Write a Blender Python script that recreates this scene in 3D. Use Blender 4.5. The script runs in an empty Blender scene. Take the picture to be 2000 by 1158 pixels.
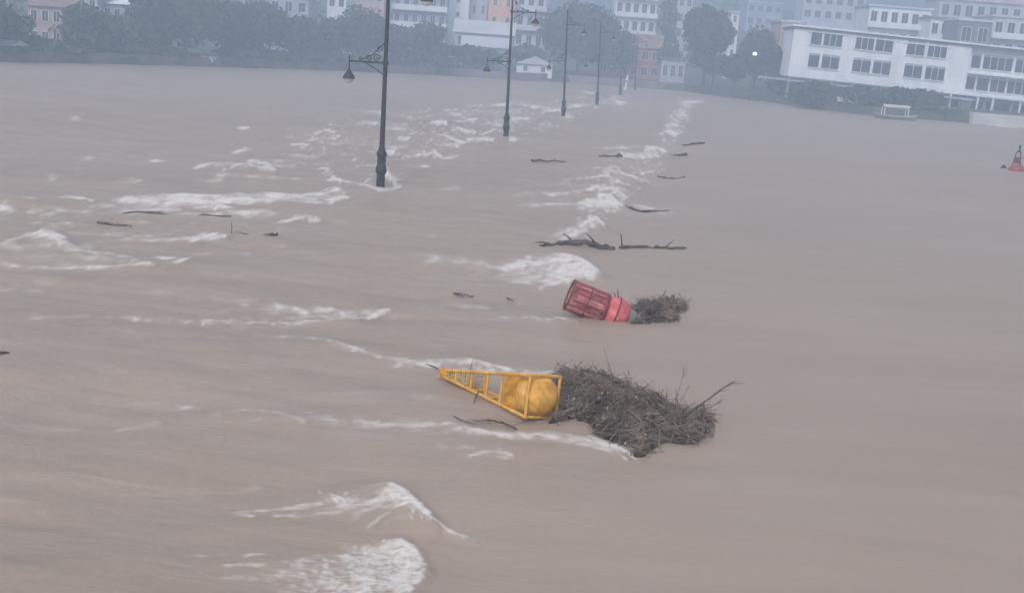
import bpy, math, random
import numpy as np
from mathutils import Vector, Matrix, Euler, noise as mnoise

random.seed(7); RNG = np.random.default_rng(11)
R_ = math.radians
scene = bpy.context.scene
COL = scene.collection

# ------------------------------------------------------------------ camera
F_PX = 2400.0; CAM_H = 5.8; ROLL = R_(4.3); HORI = 88.2      # horizon height in the 2000 px wide photograph, at its middle
PITCH = math.atan((579 - HORI) * math.cos(ROLL) / F_PX)
fw = Vector((0, math.cos(PITCH), -math.sin(PITCH))); up0 = Vector((0, math.sin(PITCH), math.cos(PITCH))); rt0 = Vector((1, 0, 0))
rt = rt0 * math.cos(ROLL) + up0 * math.sin(ROLL); up = -rt0 * math.sin(ROLL) + up0 * math.cos(ROLL)
cam_d = bpy.data.cameras.new("camera"); cam = bpy.data.objects.new("camera", cam_d); COL.objects.link(cam)
cam_d.sensor_width = 36; cam_d.sensor_fit = 'HORIZONTAL'; cam_d.lens = 36 * F_PX / 2000
cam_d.clip_start = 0.1; cam_d.clip_end = 6000
M = Matrix((rt, up, -fw)).transposed().to_4x4(); M.translation = (0, 0, CAM_H); cam.matrix_world = M
scene.camera = cam

# ------------------------------------------------------------------ world, sun, exposure
w = bpy.data.worlds.new("World"); scene.world = w; w.use_nodes = True
nt = w.node_tree; nt.nodes.clear()
sky = nt.nodes.new('ShaderNodeTexSky'); sky.sky_type = 'NISHITA'; sky.sun_disc = False
SUN_EL, SUN_AZ = R_(42), R_(200)
sky.sun_elevation = SUN_EL; sky.sun_rotation = SUN_AZ; sky.air_density = 1.6; sky.dust_density = 6.0; sky.ozone_density = 1.0
hsv = nt.nodes.new('ShaderNodeHueSaturation'); hsv.inputs['Saturation'].default_value = 0.24
bg = nt.nodes.new('ShaderNodeBackground'); bg.inputs['Strength'].default_value = 0.12
ow = nt.nodes.new('ShaderNodeOutputWorld')
nt.links.new(sky.outputs[0], hsv.inputs['Color']); nt.links.new(hsv.outputs[0], bg.inputs[0]); nt.links.new(bg.outputs[0], ow.inputs[0])
sl = bpy.data.lights.new("sun", 'SUN'); sl.energy = 1.3; sl.angle = R_(25); sl.color = (1.0, 0.97, 0.93)
so = bpy.data.objects.new("sun", sl); COL.objects.link(so)
sdir = Vector((math.sin(SUN_AZ) * math.cos(SUN_EL), math.cos(SUN_AZ) * math.cos(SUN_EL), math.sin(SUN_EL)))
so.rotation_euler = sdir.to_track_quat('Z', 'Y').to_euler()
vs = scene.view_settings; vs.view_transform = 'Standard'; vs.look = 'None'; vs.gamma = 1.0; vs.exposure = 0.31
scene.render.engine = 'CYCLES'
cy = scene.cycles
cy.max_bounces = 8; cy.diffuse_bounces = 3; cy.volume_bounces = 4; cy.transparent_max_bounces = 8
cy.use_denoising = True; cy.caustics_reflective = False; cy.caustics_refractive = False

# ------------------------------------------------------------------ helpers: pixels of the photograph to places
def ray(px, py): return (fw * F_PX + rt * (px - 1000) - up * (py - 579))
def at(px, py, z=0.0):
    d = ray(px, py); t = (z - CAM_H) / d.z
    return Vector((0, 0, CAM_H)) + d * t
def atY(px, py, Y):
    d = ray(px, py); t = Y / d.y
    return Vector((0, 0, CAM_H)) + d * t
def ppm(Y): return F_PX / Y * 1.02      # photograph pixels to a metre at depth Y

# ------------------------------------------------------------------ helpers: materials
MATS = {}
def mat(name, col, rough=0.8, var=0.12, scale=1.5, bump=0.0, bscale=8.0, spec=0.3, metal=0.0, col2=None, stretch=(1, 1, 1), coords='Object'):
    if name in MATS: return MATS[name]
    m = bpy.data.materials.new(name); m.use_nodes = True; t = m.node_tree; b = t.nodes['Principled BSDF']
    b.inputs['Roughness'].default_value = rough; b.inputs['Specular IOR Level'].default_value = spec; b.inputs['Metallic'].default_value = metal
    tc = t.nodes.new('ShaderNodeTexCoord'); mp = t.nodes.new('ShaderNodeMapping'); mp.inputs['Scale'].default_value = stretch
    t.links.new(tc.outputs[coords], mp.inputs[0])
    n = t.nodes.new('ShaderNodeTexNoise'); n.inputs['Scale'].default_value = scale; n.inputs['Detail'].default_value = 6; n.inputs['Roughness'].default_value = 0.65
    t.links.new(mp.outputs[0], n.inputs['Vector'])
    r = t.nodes.new('ShaderNodeValToRGB')
    c2 = col2 or tuple(c * (1 + var * 1.4) for c in col); c1 = tuple(c * (1 - var * 2) for c in col)
    r.color_ramp.elements[0].position = 0.32; r.color_ramp.elements[0].color = (*c1, 1)
    r.color_ramp.elements[1].position = 0.68; r.color_ramp.elements[1].color = (*c2, 1)
    t.links.new(n.outputs['Fac'], r.inputs[0]); t.links.new(r.outputs[0], b.inputs['Base Color'])
    if bump:
        n2 = t.nodes.new('ShaderNodeTexNoise'); n2.inputs['Scale'].default_value = bscale; n2.inputs['Detail'].default_value = 5
        t.links.new(mp.outputs[0], n2.inputs['Vector'])
        bp = t.nodes.new('ShaderNodeBump'); bp.inputs['Strength'].default_value = bump; bp.inputs['Distance'].default_value = 0.05
        t.links.new(n2.outputs['Fac'], bp.inputs['Height']); t.links.new(bp.outputs[0], b.inputs['Normal'])
    MATS[name] = m; return m
def emat(name, col, s):
    m = bpy.data.materials.new(name); m.use_nodes = True; b = m.node_tree.nodes['Principled BSDF']
    b.inputs['Base Color'].default_value = (*col, 1); b.inputs['Emission Color'].default_value = (*col, 1); b.inputs['Emission Strength'].default_value = s
    return m

# ------------------------------------------------------------------ helpers: meshes
class MB:
    def __init__(s): s.v = []; s.f = []
    def add(s, vs, fs):
        o = len(s.v); s.v += [tuple(p) for p in vs]; s.f += [tuple(i + o for i in f) for f in fs]
    def box(s, x0, x1, y0, y1, z0, z1):
        s.add([(x0,y0,z0),(x1,y0,z0),(x1,y1,z0),(x0,y1,z0),(x0,y0,z1),(x1,y0,z1),(x1,y1,z1),(x0,y1,z1)],
              [(0,3,2,1),(4,5,6,7),(0,1,5,4),(1,2,6,5),(2,3,7,6),(3,0,4,7)])
    def tube(s, pts, rad, n=8, caps=True):
        pts = [Vector(p) for p in pts]; k = len(pts)
        if not hasattr(rad, '__len__'): rad = [rad] * k
        base = len(s.v); ref = None
        for i, p in enumerate(pts):
            t = (pts[min(i+1, k-1)] - pts[max(i-1, 0)]).normalized()
            if ref is None: ref = Vector((0,0,1)) if abs(t.z) < 0.9 else Vector((1,0,0))
            a = t.cross(ref)
            if a.length < 1e-4: ref = Vector((0,1,0)); a = t.cross(ref)
            a.normalize(); b = t.cross(a)
            for j in range(n):
                th = 2*math.pi*j/n; s.v.append(tuple(p + (a*math.cos(th) + b*math.sin(th)) * rad[i]))
        for i in range(k-1):
            for j in range(n):
                q = (j+1) % n; s.f.append((base+i*n+j, base+i*n+q, base+(i+1)*n+q, base+(i+1)*n+j))
        if caps:
            s.f.append(tuple(base + j for j in range(n))[::-1]); s.f.append(tuple(base + (k-1)*n + j for j in range(n)))
    def lathe(s, prof, n=20, c=(0,0,0)):
        s.tube([(c[0], c[1], c[2] + z) for r, z in prof], [max(r, 1e-4) for r, z in prof], n)
    def build(s, name, m, parent=None, smooth=False, loc=None):
        me = bpy.data.meshes.new(name); me.from_pydata(s.v, [], s.f)
        if m: me.materials.append(m)
        if smooth:
            me.polygons.foreach_set('use_smooth', [True] * len(me.polygons))
            try: me.set_sharp_from_angle(angle=R_(40))
            except Exception: pass
        o = bpy.data.objects.new(name, me); COL.objects.link(o)
        if parent: o.parent = parent
        if loc is not None: o.location = loc
        return o
def lathe_mb(prof, n=20, c=(0,0,0)):
    b = MB()
    # a true lathe with exact profile (rings kept horizontal)
    for r, z in prof:
        for j in range(n):
            th = 2*math.pi*j/n; b.v.append((c[0]+r*math.cos(th), c[1]+r*math.sin(th), c[2]+z))
    for i in range(len(prof)-1):
        for j in range(n):
            q = (j+1) % n; b.f.append((i*n+j, i*n+q, (i+1)*n+q, (i+1)*n+j))
    b.f.append(tuple(range(n))[::-1]); b.f.append(tuple((len(prof)-1)*n + j for j in range(n)))
    return b
def ring(b, r, z, tr, n=24):
    pts = [(r*math.cos(2*math.pi*j/n), r*math.sin(2*math.pi*j/n), z) for j in range(n+1)]
    b.tube(pts, tr, 6, caps=False)
def tag(o, label=None, cat=None, group=None, kind=None):
    if label: o['label'] = label
    if cat: o['category'] = cat
    if group: o['group'] = group
    if kind: o['kind'] = kind
    return o
def empty(name, loc, rot=(0,0,0)):
    o = bpy.data.objects.new(name, None); COL.objects.link(o); o.location = loc; o.rotation_euler = rot; o.empty_display_size = 0.3
    return o
def quads(name, V, m, parent=None, nv=4):
    """V: (n, nv, 3) array of separate small faces."""
    n = len(V); me = bpy.data.meshes.new(name); me.vertices.add(n*nv); me.loops.add(n*nv); me.polygons.add(n)
    me.vertices.foreach_set('co', V.reshape(-1).astype('f')); me.loops.foreach_set('vertex_index', np.arange(n*nv, dtype='i'))
    me.polygons.foreach_set('loop_start', np.arange(0, n*nv, nv, dtype='i')); me.update(calc_edges=True); me.validate()
    if m: me.materials.append(m)
    o = bpy.data.objects.new(name, me); COL.objects.link(o)
    if parent: o.parent = parent
    return o

# ------------------------------------------------------------------ materials
m_iron = mat('dark_iron', (0.035, 0.034, 0.038), 0.55, 0.2, 6)
m_glass_lamp = mat('frosted_glass', (0.62, 0.62, 0.60), 0.3, 0.05)
m_yellow = mat('yellow_paint', (0.82, 0.40, 0.045), 0.6, 0.20, 6, col2=(0.92, 0.50, 0.11))
m_yellow_old = mat('faded_yellow', (0.62, 0.46, 0.22), 0.7, 0.22, 7)
m_orange = mat('stained_yellow', (0.62, 0.30, 0.03), 0.6, 0.2, 7)
m_red = mat('red_paint', (0.66, 0.12, 0.13), 0.6, 0.20, 5, col2=(0.76, 0.21, 0.21), bump=.3)
m_pink = mat('faded_red', (0.62, 0.27, 0.27), 0.65, 0.25, 6)
m_dkred = mat('dark_red_bars', (0.19, 0.06, 0.065), 0.6, 0.2, 6)
m_grey = mat('grey_metal', (0.24, 0.23, 0.22), 0.5, 0.2, 6)
m_wood = mat('wet_wood', (0.105, 0.088, 0.078), 0.7, 0.35, 3, spec=0.4)
m_wood_r = mat('brown_wood', (0.13, 0.075, 0.055), 0.7, 0.3, 3)
m_twig = mat('twigs', (0.195, 0.150, 0.122), 0.9, 0.42, 2.2, spec=.1)
m_dead = mat('dead_leaves', (0.21, 0.145, 0.10), 0.9, 0.4, 3, spec=.1)
m_twig_l = mat('bleached_twigs', (0.30, 0.255, 0.22), 0.9, 0.3, 3, spec=.1)
m_litter = mat('pale_litter', (0.55, 0.50, 0.44), 0.6, 0.25, 9)
m_bark = mat('bark', (0.08, 0.065, 0.05), 0.9, 0.3, 2)
m_leaf = mat('foliage', (0.050, 0.072, 0.034), 0.85, 0.3, 0.25, coords='Object')
m_leaf2 = mat('foliage_light', (0.075, 0.10, 0.045), 0.85, 0.3, 0.25)
m_white = mat('white_render', (0.80, 0.81, 0.84), 0.85, 0.07, 0.5, stretch=(1,1,.3))
m_cream = mat('pale_render', (0.52, 0.53, 0.57), 0.85, 0.08, 0.35)
m_pinkw = mat('pink_render', (0.46, 0.33, 0.34), 0.85, 0.12, 0.4)
m_redw = mat('red_brick', (0.42, 0.18, 0.16), 0.85, 0.2, 0.6)
m_orangew = mat('orange_render', (0.76, 0.42, 0.26), 0.85, 0.1, 0.4)
m_lilac = mat('lilac_render', (0.50, 0.48, 0.55), 0.85, 0.08, 0.4)
m_bluew = mat('bluish_render', (0.36, 0.40, 0.50), 0.85, 0.1, 0.4)
m_roof = mat('roof_tile', (0.30, 0.20, 0.18), 0.85, 0.2, 0.8)
m_roofp = mat('pink_roof', (0.48, 0.33, 0.38), 0.85, 0.15, 0.8)
m_roofg = mat('grey_roof', (0.16, 0.17, 0.18), 0.8, 0.2, 0.8)
m_pane = mat('window_glass', (0.035, 0.04, 0.05), 0.12, 0.2, 0.5, spec=0.5)
m_frame = mat('window_frame', (0.6, 0.6, 0.6), 0.6, 0.05)
m_stone = mat('bank_stone', (0.20, 0.17, 0.16), 0.9, 0.25, 0.6, bump=0.3)
m_quay = mat('pale_quay', (0.60, 0.58, 0.58), 0.9, 0.1, 0.4)
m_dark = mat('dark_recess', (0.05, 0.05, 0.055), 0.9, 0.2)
m_ground = mat('ground_cover', (0.09, 0.10, 0.06), 0.95, 0.3, 0.05, coords='Object')
m_tyre = mat('tyre_rubber', (0.03, 0.03, 0.03), 0.9, 0.1)
m_rope = mat('rope', (0.16, 0.13, 0.10), 0.9, 0.2, 12)

# ------------------------------------------------------------------ shore line
SHORE_PX = [(-400,112),(0,121),(250,126),(500,133),(700,140),(870,148),(1000,157),(1100,161),(1250,172),(1330,178),(1380,186),(1480,197),(1540,205),(1600,215),(1700,226),(1850,237),(1950,247),(2000,250),(2300,270)]
SH = [at(a, b) for a, b in SHORE_PX]
shx = np.array([-1500, -400] + [p.x for p in SH] + [400, 1500]); shy = np.array([30, 60] + [p.y for p in SH] + [190, 220])
def bankY(x): return float(np.interp(x, shx, shy))
PROF_D = [-3000, -1.0, 0.3, 30, 100, 250, 450, 900, 2300]; PROF_Z = [-3, -3, 1.1, 1.7, 5, 22, 48, 70, 80]
def behind(px, off, py=110):
    y = 60.0
    while y < 900 and y < bankY(atY(px, py, y).x) + off: y += .25
    return y
def groundz(x, y): return float(np.interp(y - bankY(x), PROF_D, PROF_Z))

# ground: one sheet from the river bed up the far hillside
gx = np.concatenate([np.linspace(-1500, -200, 14), np.linspace(-180, 260, 90), np.linspace(290, 1500, 14)])
gd = np.concatenate([[-900, -300, -60, -10, -1.0, 0.3, 3, 10, 30], np.linspace(50, 450, 22), np.linspace(520, 2200, 14)])
gv = []; gf = []
for d in gd:
    for x in gx:
        z = float(np.interp(d, PROF_D, PROF_Z))
        if d > 30: z += mnoise.noise(Vector((x*0.012, d*0.012, 3))) * min(12, d*0.05)
        gv.append((x, bankY(x) + d, z))
nx = len(gx)
for i in range(len(gd)-1):
    for j in range(nx-1): gf.append((i*nx+j, i*nx+j+1, (i+1)*nx+j+1, (i+1)*nx+j))
g = MB(); g.v = gv; g.f = gf
tag(g.build('ground', m_ground, smooth=True), kind='structure')

# ------------------------------------------------------------------ water: one sheet, real swells and breaking crests, foam as its own colour
STROKES = []
def S(pts, s0, s1, hw, h=0.0, jitter=0.0): STROKES.append((pts, s0, s1, hw, h, jitter))
# nearest breakers
S([(740,948),(778,952),(805,972),(830,1000)], 0, 0, 22, .13)
S([(757,936),(778,950),(800,964),(822,985),(845,1012)], .85, 1.0, 7, .13)
S([(770,950),(800,975),(832,1006)], .5, .8, 12, .05, .5)
S([(845,1014),(870,1022),(900,1034),(937,1048)], .75, .25, 3, .08)

S([(560,1002),(690,985),(780,962)], .1, .42, 6, .07)
S([(470,988),(540,985),(640,975)], .25, .4, 4, .04); S([(465,998),(500,1000)], .5, .4, 4, .02); S([(540,1000),(580,996)], .5, .4, 3, .02)
S([(650,962),(675,975),(700,968)], .6, .5, 6, .05, .6); S([(660,985),(700,975)], .4, .4, 4, .03, .5)
S([(730,1016),(750,1000),(780,985),(800,985)], .3, .45, 3, .08)
S([(700,1000),(760,970),(800,960)], .2, .35, 9, .07)
S([(760,1070),(800,1085),(800,1120),(780,1170)], 0, 0, 40, .13)
S([(785,1046),(812,1066),(828,1090),(832,1106)], .9, 1.0, 11, .10)
S([(830,1106),(818,1130),(795,1160),(780,1185)], 1.0, 1.0, 13, .09)
for (a, b, c, d_, s_, e_) in [(560,1098,810,1075,.1,.9),(540,1112,815,1095,.15,1),(600,1130,815,1112,.2,1),(560,1145,805,1132,.2,1),(640,1160,800,1148,.35,1),(620,1180,790,1170,.35,1),(660,1075,790,1058,.1,.8)]:
    S([(a,b),((a+c)/2,(b+d_)/2-3),(c,d_)], s_, e_, 11, .03, .5)
S([(440,1110),(520,1107)], .45, .35, 3, .02); S([(480,1086),(520,1083)], .4, .3, 3, .02); S([(360,1088),(450,1084)], .15, .2, 4, 0); S([(430,1135),(600,1125)], .2, .3, 5, .02)
S([(950,1046),(1000,1044),(1060,1032)], 0, 0, 9, .05)

# main breaker behind the red buoy
S([(1105,494),(1132,504),(1156,520),(1170,533)], .85, 1.0, 6, .22)
S([(1168,534),(1150,548)], .9, .8, 7, .10)
for (a, b, c, d_, s_, e_) in [(950,522,1130,505,.15,.8),(1040,530,1155,520,.25,1),(1000,545,1150,535,.1,.95),(1060,555,1120,548,.2,.8),(830,508,960,514,.08,.25)]:
    S([(a,b),((a+c)/2,(b+d_)/2),(c,d_)], s_, e_, 7, .03, .5)
S([(955,520),(1000,517),(1050,512)], .5, .5, 2.5, .04); S([(980,532),(1040,528)], .4, .4, 2, .03); S([(1060,548),(1085,554),(1105,550)], .5, .5, 3, .04)
# row of standing crests along the flooded road edge
S([(1080,455),(1125,445),(1155,428),(1168,424),(1181,440)], .15, .9, 5, .14); S([(1100,462),(1150,444)], .3, .5, 6, .06)
S([(1010,402),(1100,402),(1190,396)], .12, .55, 2.5, .05); S([(1150,392),(1172,382),(1195,384),(1220,402)], .5, 1.0, 6, .18); S([(1140,403),(1210,402)], .3, .9, 4, .08)
S([(1000,378),(1100,378),(1170,364),(1200,368),(1230,384)], .08, .75, 3, .12)
S([(1100,352),(1160,346),(1188,341),(1221,360)], .12, .85, 3, .13); S([(1100,330),(1170,326),(1215,335),(1262,350)], .06, .25, 2.5, .08)
S([(1185,302),(1240,302),(1290,304)], .15, 1.0, 4.5, .12); S([(1262,290),(1285,288),(1304,297)], .5, 1.0, 4, .12)
S([(1160,290),(1250,286)], .08, .3, 2, .05)
S([(1280,266),(1305,256),(1328,262)], .3, .9, 3.2, .12); S([(1300,246),(1325,244)], .3, .5, 2, .06)
S([(1326,230),(1338,218),(1350,206)], .8, 1.0, 6, .14); S([(1338,199),(1378,199)], .75, .6, 2.5, .08)
S([(1230,350),(1290,362),(1340,350)], .05, .05, 4, .06); S([(1240,400),(1290,412),(1310,405)], .25, .3, 3, .06)
S([(1210,420),(1330,414)], .05, .1, 4, .05)
# foam along the line of lamps
S([(718,352),(722,366),(742,372),(772,370),(782,360)], .5, .85, 3.5, .07); S([(752,334),(768,350),(776,362)], .7, .5, 3, .08); S([(775,352),(760,340)], .5, .5, 3, .05)
S([(1000,274),(1012,273)], .6, .5, 3, .06); S([(1106,228),(1126,230)], .95, .9, 4, .10); S([(1034,208),(1064,209)], .85, .85, 3, .08)
S([(1070,216),(1100,214)], .5, .7, 3, .06); S([(1120,207),(1150,205)], .5, .4, 2, .05); S([(1200,190),(1214,189)], .8, .8, 3, .08); S([(1208,200),(1226,201)], .95, .8, 3.2, .10)
S([(1000,232),(1040,233)], .4, .35, 2, .04); S([(1140,180),(1160,182)], .5, .3, 2, .04); S([(960,205),(1000,203)], .35, .4, 2, .04)
for a in [(842,240,872,241,.85),(778,268,803,268,.8),(894,236,935,231,.5),(892,250,932,258,.75),(878,270,908,279,.75),(915,273,965,271,.55),(795,303,848,299,.5),(848,296,868,308,.9),(868,308,895,303,.4),
          (752,296,774,295,.8),(860,262,880,268,.5),(850,283,900,281,.4),(720,322,760,330,.25),(940,262,960,255,.45),(800,320,840,322,.25),(950,240,980,245,.35),(760,250,800,252,.3),(690,235,740,240,.2),(880,222,915,226,.3),(700,215,760,220,.15)]:
    S([(a[0],a[1]),(a[2],a[3])], a[4]*.7, a[4], 3, .09)
# left-hand rapids
S([(205,402),(255,386),(305,388)], .3, .6, 5, .06, .5); S([(245,388),(285,388),(308,398)], .6, .9, 4, .10)
S([(300,384),(430,386),(560,378),(625,378),(664,370)], .35, .85, 4, .08, .25); S([(430,392),(560,394),(650,395),(668,386),(682,387)], .55, .8, 3.2, .09, .2)
S([(330,390),(385,390),(420,396),(448,408)], .3, .95, 4.5, .13); S([(450,415),(540,419)], .4, .2, 3, .03); S([(540,432),(575,424),(600,419),(628,426)], .2, .75, 4, .09)
for k in range(16): 
    x = random.uniform(200, 520); y = random.uniform(382, 425); S([(x,y),(x+random.uniform(20,90),y+random.uniform(-4,5))], .15, random.uniform(.25,.5), 2.5, .05, .5)
S([(20,472),(60,456),(92,448),(133,472)], .2, .95, 6, .16); S([(40,466),(90,462),(120,468)], .3, .7, 6, .06)
S([(215,466),(330,467),(440,466)], .2, .6, 2.5, .03); S([(370,468),(400,463),(425,457),(443,464)], .5, .9, 5, .09); S([(480,459),(520,461)], .3, .3, 2, .02)
S([(10,514),(60,522),(200,521),(306,521)], .2, .65, 3, .05); S([(150,488),(220,492),(262,504),(304,520)], .2, .6, 4, .10, .2); S([(310,503),(345,505)], .5, .6, 3, .04); S([(335,517),(352,515),(374,505)], .5, .95, 5, .13)
S([(0,484),(80,482),(180,486)], .2, .25, 6, .05, .4); S([(60,500),(250,505)], .15, .25, 6, .04, .5)
S([(0,404),(32,408)], .4, .35, 5, .05); S([(60,410),(180,412)], .2, .2, 4, .04, .4); S([(120,386),(160,384),(186,391)], .2, .5, 4, .06); S([(0,425),(150,440)], .1, .15, 5, .04, .4)
S([(385,328),(420,320),(470,322),(540,332)], .5, .65, 3.2, .10, .3); S([(455,330),(500,314),(520,318),(537,332)], .2, .6, 3, .08); S([(300,314),(320,316)], .7, .6, 3, .07)
S([(575,284),(608,282)], .6, .75, 3.5, .08); S([(622,262),(640,254),(656,262)], .4, .6, 3, .08); S([(458,296),(492,289)], .3, .45, 3, .05); S([(472,250),(484,250)], .35, .35, 3, .04)
S([(146,230),(158,231)], .35, .3, 3, .03); S([(560,300),(620,306)], .15, .2, 3, .04); S([(628,328),(640,328),(655,346),(668,356)], .6, .6, 3, .10); S([(640,352),(690,356),(720,362)], .3, .4, 2.5, .03); S([(540,322),(580,324)], .2, .25, 3, .05)
S([(420,340),(620,350)], .12, .15, 3, .03, .4); S([(130,455),(300,460)], .12, .2, 3, .03, .5)
# tongue of foam in the middle left
S([(200,612),(370,622),(520,624),(620,620),(700,617),(735,610),(760,602)], .08, .9, 3, .08); S([(620,594),(650,596),(678,608),(700,606)], .5, .6, 4, .08, .3); S([(470,588),(560,596),(650,612)], .12, .4, 6, .05, .5)
S([(540,590),(600,605)], .3, .3, 6, .04, .6); S([(735,622),(765,618)], 0, 0, 6, -.04)
S([(0,560),(90,562)], .12, .16, 5, .05, .4); S([(60,620),(200,612)], .1, .12, 5, .03, .4); S([(0,625),(400,632)], .0, .0, 8, -.02)
S([(840,510),(880,505)], .2, .2, 7, .05); S([(880,590),(960,600)], .1, .2, 3, .03); S([(930,580),(1010,588)], .0, .05, 4, -.03)
S([(975,617),(1040,620),(1075,628),(1098,622),(1128,628)], .25, .9, 3, .07)
# wakes of the yellow buoy
S([(545,654),(640,662),(690,682),(740,698),(830,711),(862,714)], .25, .5, 3, .05); S([(862,706),(920,705),(980,716),(1010,722)], .6, .85, 4, .04); S([(1010,726),(1050,730),(1090,722)], .6, .7, 4, .04)
S([(780,712),(860,716)], .4, .5, 4, .03, .3)
S([(240,832),(320,822)], .3, .25, 4, .04, .3); S([(330,796),(362,787),(395,792)], .25, .3, 5, .04, .3); S([(430,805),(520,800),(560,812),(600,826)], .2, .3, 6, .05, .4)
S([(560,818),(700,820),(800,828),(880,826),(960,840),(1060,850),(1160,850),(1205,866),(1240,892)], .25, .65, 5, .05, .25); S([(700,832),(820,826)], .25, .3, 5, .04, .5)
S([(890,840),(1000,848),(1100,846)], .4, .55, 6, .03, .4); S([(920,890),(960,880),(1005,886)], .3, .4, 5, .05, .3); S([(1150,858),(1230,880),(1250,896)], .6, .7, 7, .03); S([(850,870),(930,878)], .12, .2, 5, .03, .4)
for k in range(46):      # loose flecks drifting below the drop
    x = random.uniform(0, 950); y = 200 + random.random()**.7 * 300
    if y < 200 + (1000-x)*0.03: continue
    S([(x,y),(x+random.uniform(10,50),y+random.uniform(-2,3))], .05, random.uniform(.1,.26), 2.5, .05, .5)
for k in range(26):
    x = random.uniform(0, 780); y = random.uniform(540, 1120)
    S([(x,y),(x+random.uniform(60,180),y+random.uniform(-6,8))], .02, random.uniform(.04,.13), 6, .03, .6)

PATCHES = []
def PT(poly, n, power, ln=(10, 34), smin=.05, smax=.8): PATCHES.append((poly, n, power, ln, smin, smax))
PT([(520,1104),(640,1086),(740,1062),(782,1045),(812,1062),(833,1098),(824,1130),(800,1170),(500,1180),(470,1140)], 620, 1.3, (10, 40), .04, .75)
PT([(700,1080),(782,1045),(812,1062),(833,1098),(824,1130),(800,1170),(690,1170)], 420, .8, (6, 18), .3, .8)
PT([(620,1000),(700,960),(752,935),(790,953),(846,1012),(800,1000),(740,990),(680,1005)], 170, 1.6, (10, 30), .03, .45)
PT([(760,945),(790,955),(846,1012),(826,1008),(790,985)], 130, .8, (5, 14), .3, .8)
PT([(640,958),(700,958),(706,985),(652,990)], 40, .5, (4, 12), .2, .5)
PT([(840,512),(960,508),(1060,503),(1105,494),(1140,506),(1171,533),(1152,549),(1110,554),(1000,556),(900,540)], 330, 2.0, (8, 36), .02, .8)
PT([(1070,508),(1108,494),(1140,506),(1171,533),(1150,549),(1080,550)], 240, .8, (4, 14), .3, .85)
PT([(1060,470),(1090,452),(1140,432),(1168,424),(1182,440),(1150,448),(1110,466)], 120, 1.0, (5, 20), .04, .5)
PT([(1120,404),(1150,388),(1180,380),(1206,388),(1222,404),(1170,408)], 130, .9, (4, 14), .15, .85)
PT([(1110,362),(1180,356),(1215,366),(1232,386),(1160,376)], 60, 1.1, (6, 20), .05, .5)
PT([(1190,308),(1240,296),(1280,288),(1304,294),(1290,310),(1230,310)], 120, 1.0, (4, 14), .1, .85)
PT([(200,398),(260,382),(420,384),(600,376),(668,372),(682,388),(600,398),(440,402),(330,412),(230,410)], 420, .5, (6, 30), .06, .5)
PT([(20,470),(70,450),(96,447),(136,474),(80,474)], 110, .9, (5, 18), .1, .7)
PT([(0,495),(150,486),(262,500),(308,521),(200,526),(0,520)], 150, .8, (8, 30), .04, .3)
PT([(340,610),(520,598),(640,592),(700,602),(762,602),(740,612),(620,624),(440,624)], 200, .9, (8, 30), .04, .4)
PT([(560,240),(760,215),(960,200),(1040,215),(990,270),(900,290),(780,315),(700,330),(560,320)], 520, .3, (5, 18), .15, .75)
PT([(980,200),(1100,190),(1230,186),(1230,204),(1130,234),(1000,280),(960,250)], 200, .3, (5, 16), .15, .8)
PT([(1290,290),(1300,240),(1325,205),(1350,200),(1352,222),(1330,262),(1304,296)], 150, .4, (5, 14), .35, .9)
PT([(1120,330),(1180,318),(1250,300),(1290,306),(1300,330),(1235,384),(1215,404),(1180,440),(1150,470),(1110,470),(1150,400),(1170,350)], 190, .4, (6, 18), .12, .7)
PT([(1000,408),(1100,340),(1200,322),(1230,390),(1220,408)], 130, .9, (8, 26), .04, .5)
PT([(0,400),(200,398),(330,430),(540,425),(440,470),(0,480)], 180, .3, (6, 26), .03, .28)
PT([(380,320),(480,310),(540,325),(540,338),(390,334)], 60, .4, (5, 18), .08, .5)
PT([(400,800),(560,804),(760,816),(880,822),(960,838),(900,850),(700,838),(500,826)], 170, .4, (10, 36), .03, .24)
PT([(880,838),(1100,842),(1210,858),(1256,896),(1200,884),(1100,860),(950,858)], 170, .6, (8, 30), .05, .45)
PT([(545,650),(700,680),(860,706),(1010,718),(1080,728),(1000,732),(850,720),(690,694)], 170, .7, (6, 26), .05, .45)
PT([(700,334),(760,330),(786,350),(782,370),(740,378),(712,368)], 70, .4, (4, 12), .08, .5)
PT([(890,865),(1000,872),(1020,892),(920,898)], 36, .4, (8, 26), .05, .22)
PT([(0,180),(900,180),(1100,260),(1000,560),(700,900),(0,1100)], 420, 0, (6, 34), .02, .13)
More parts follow.
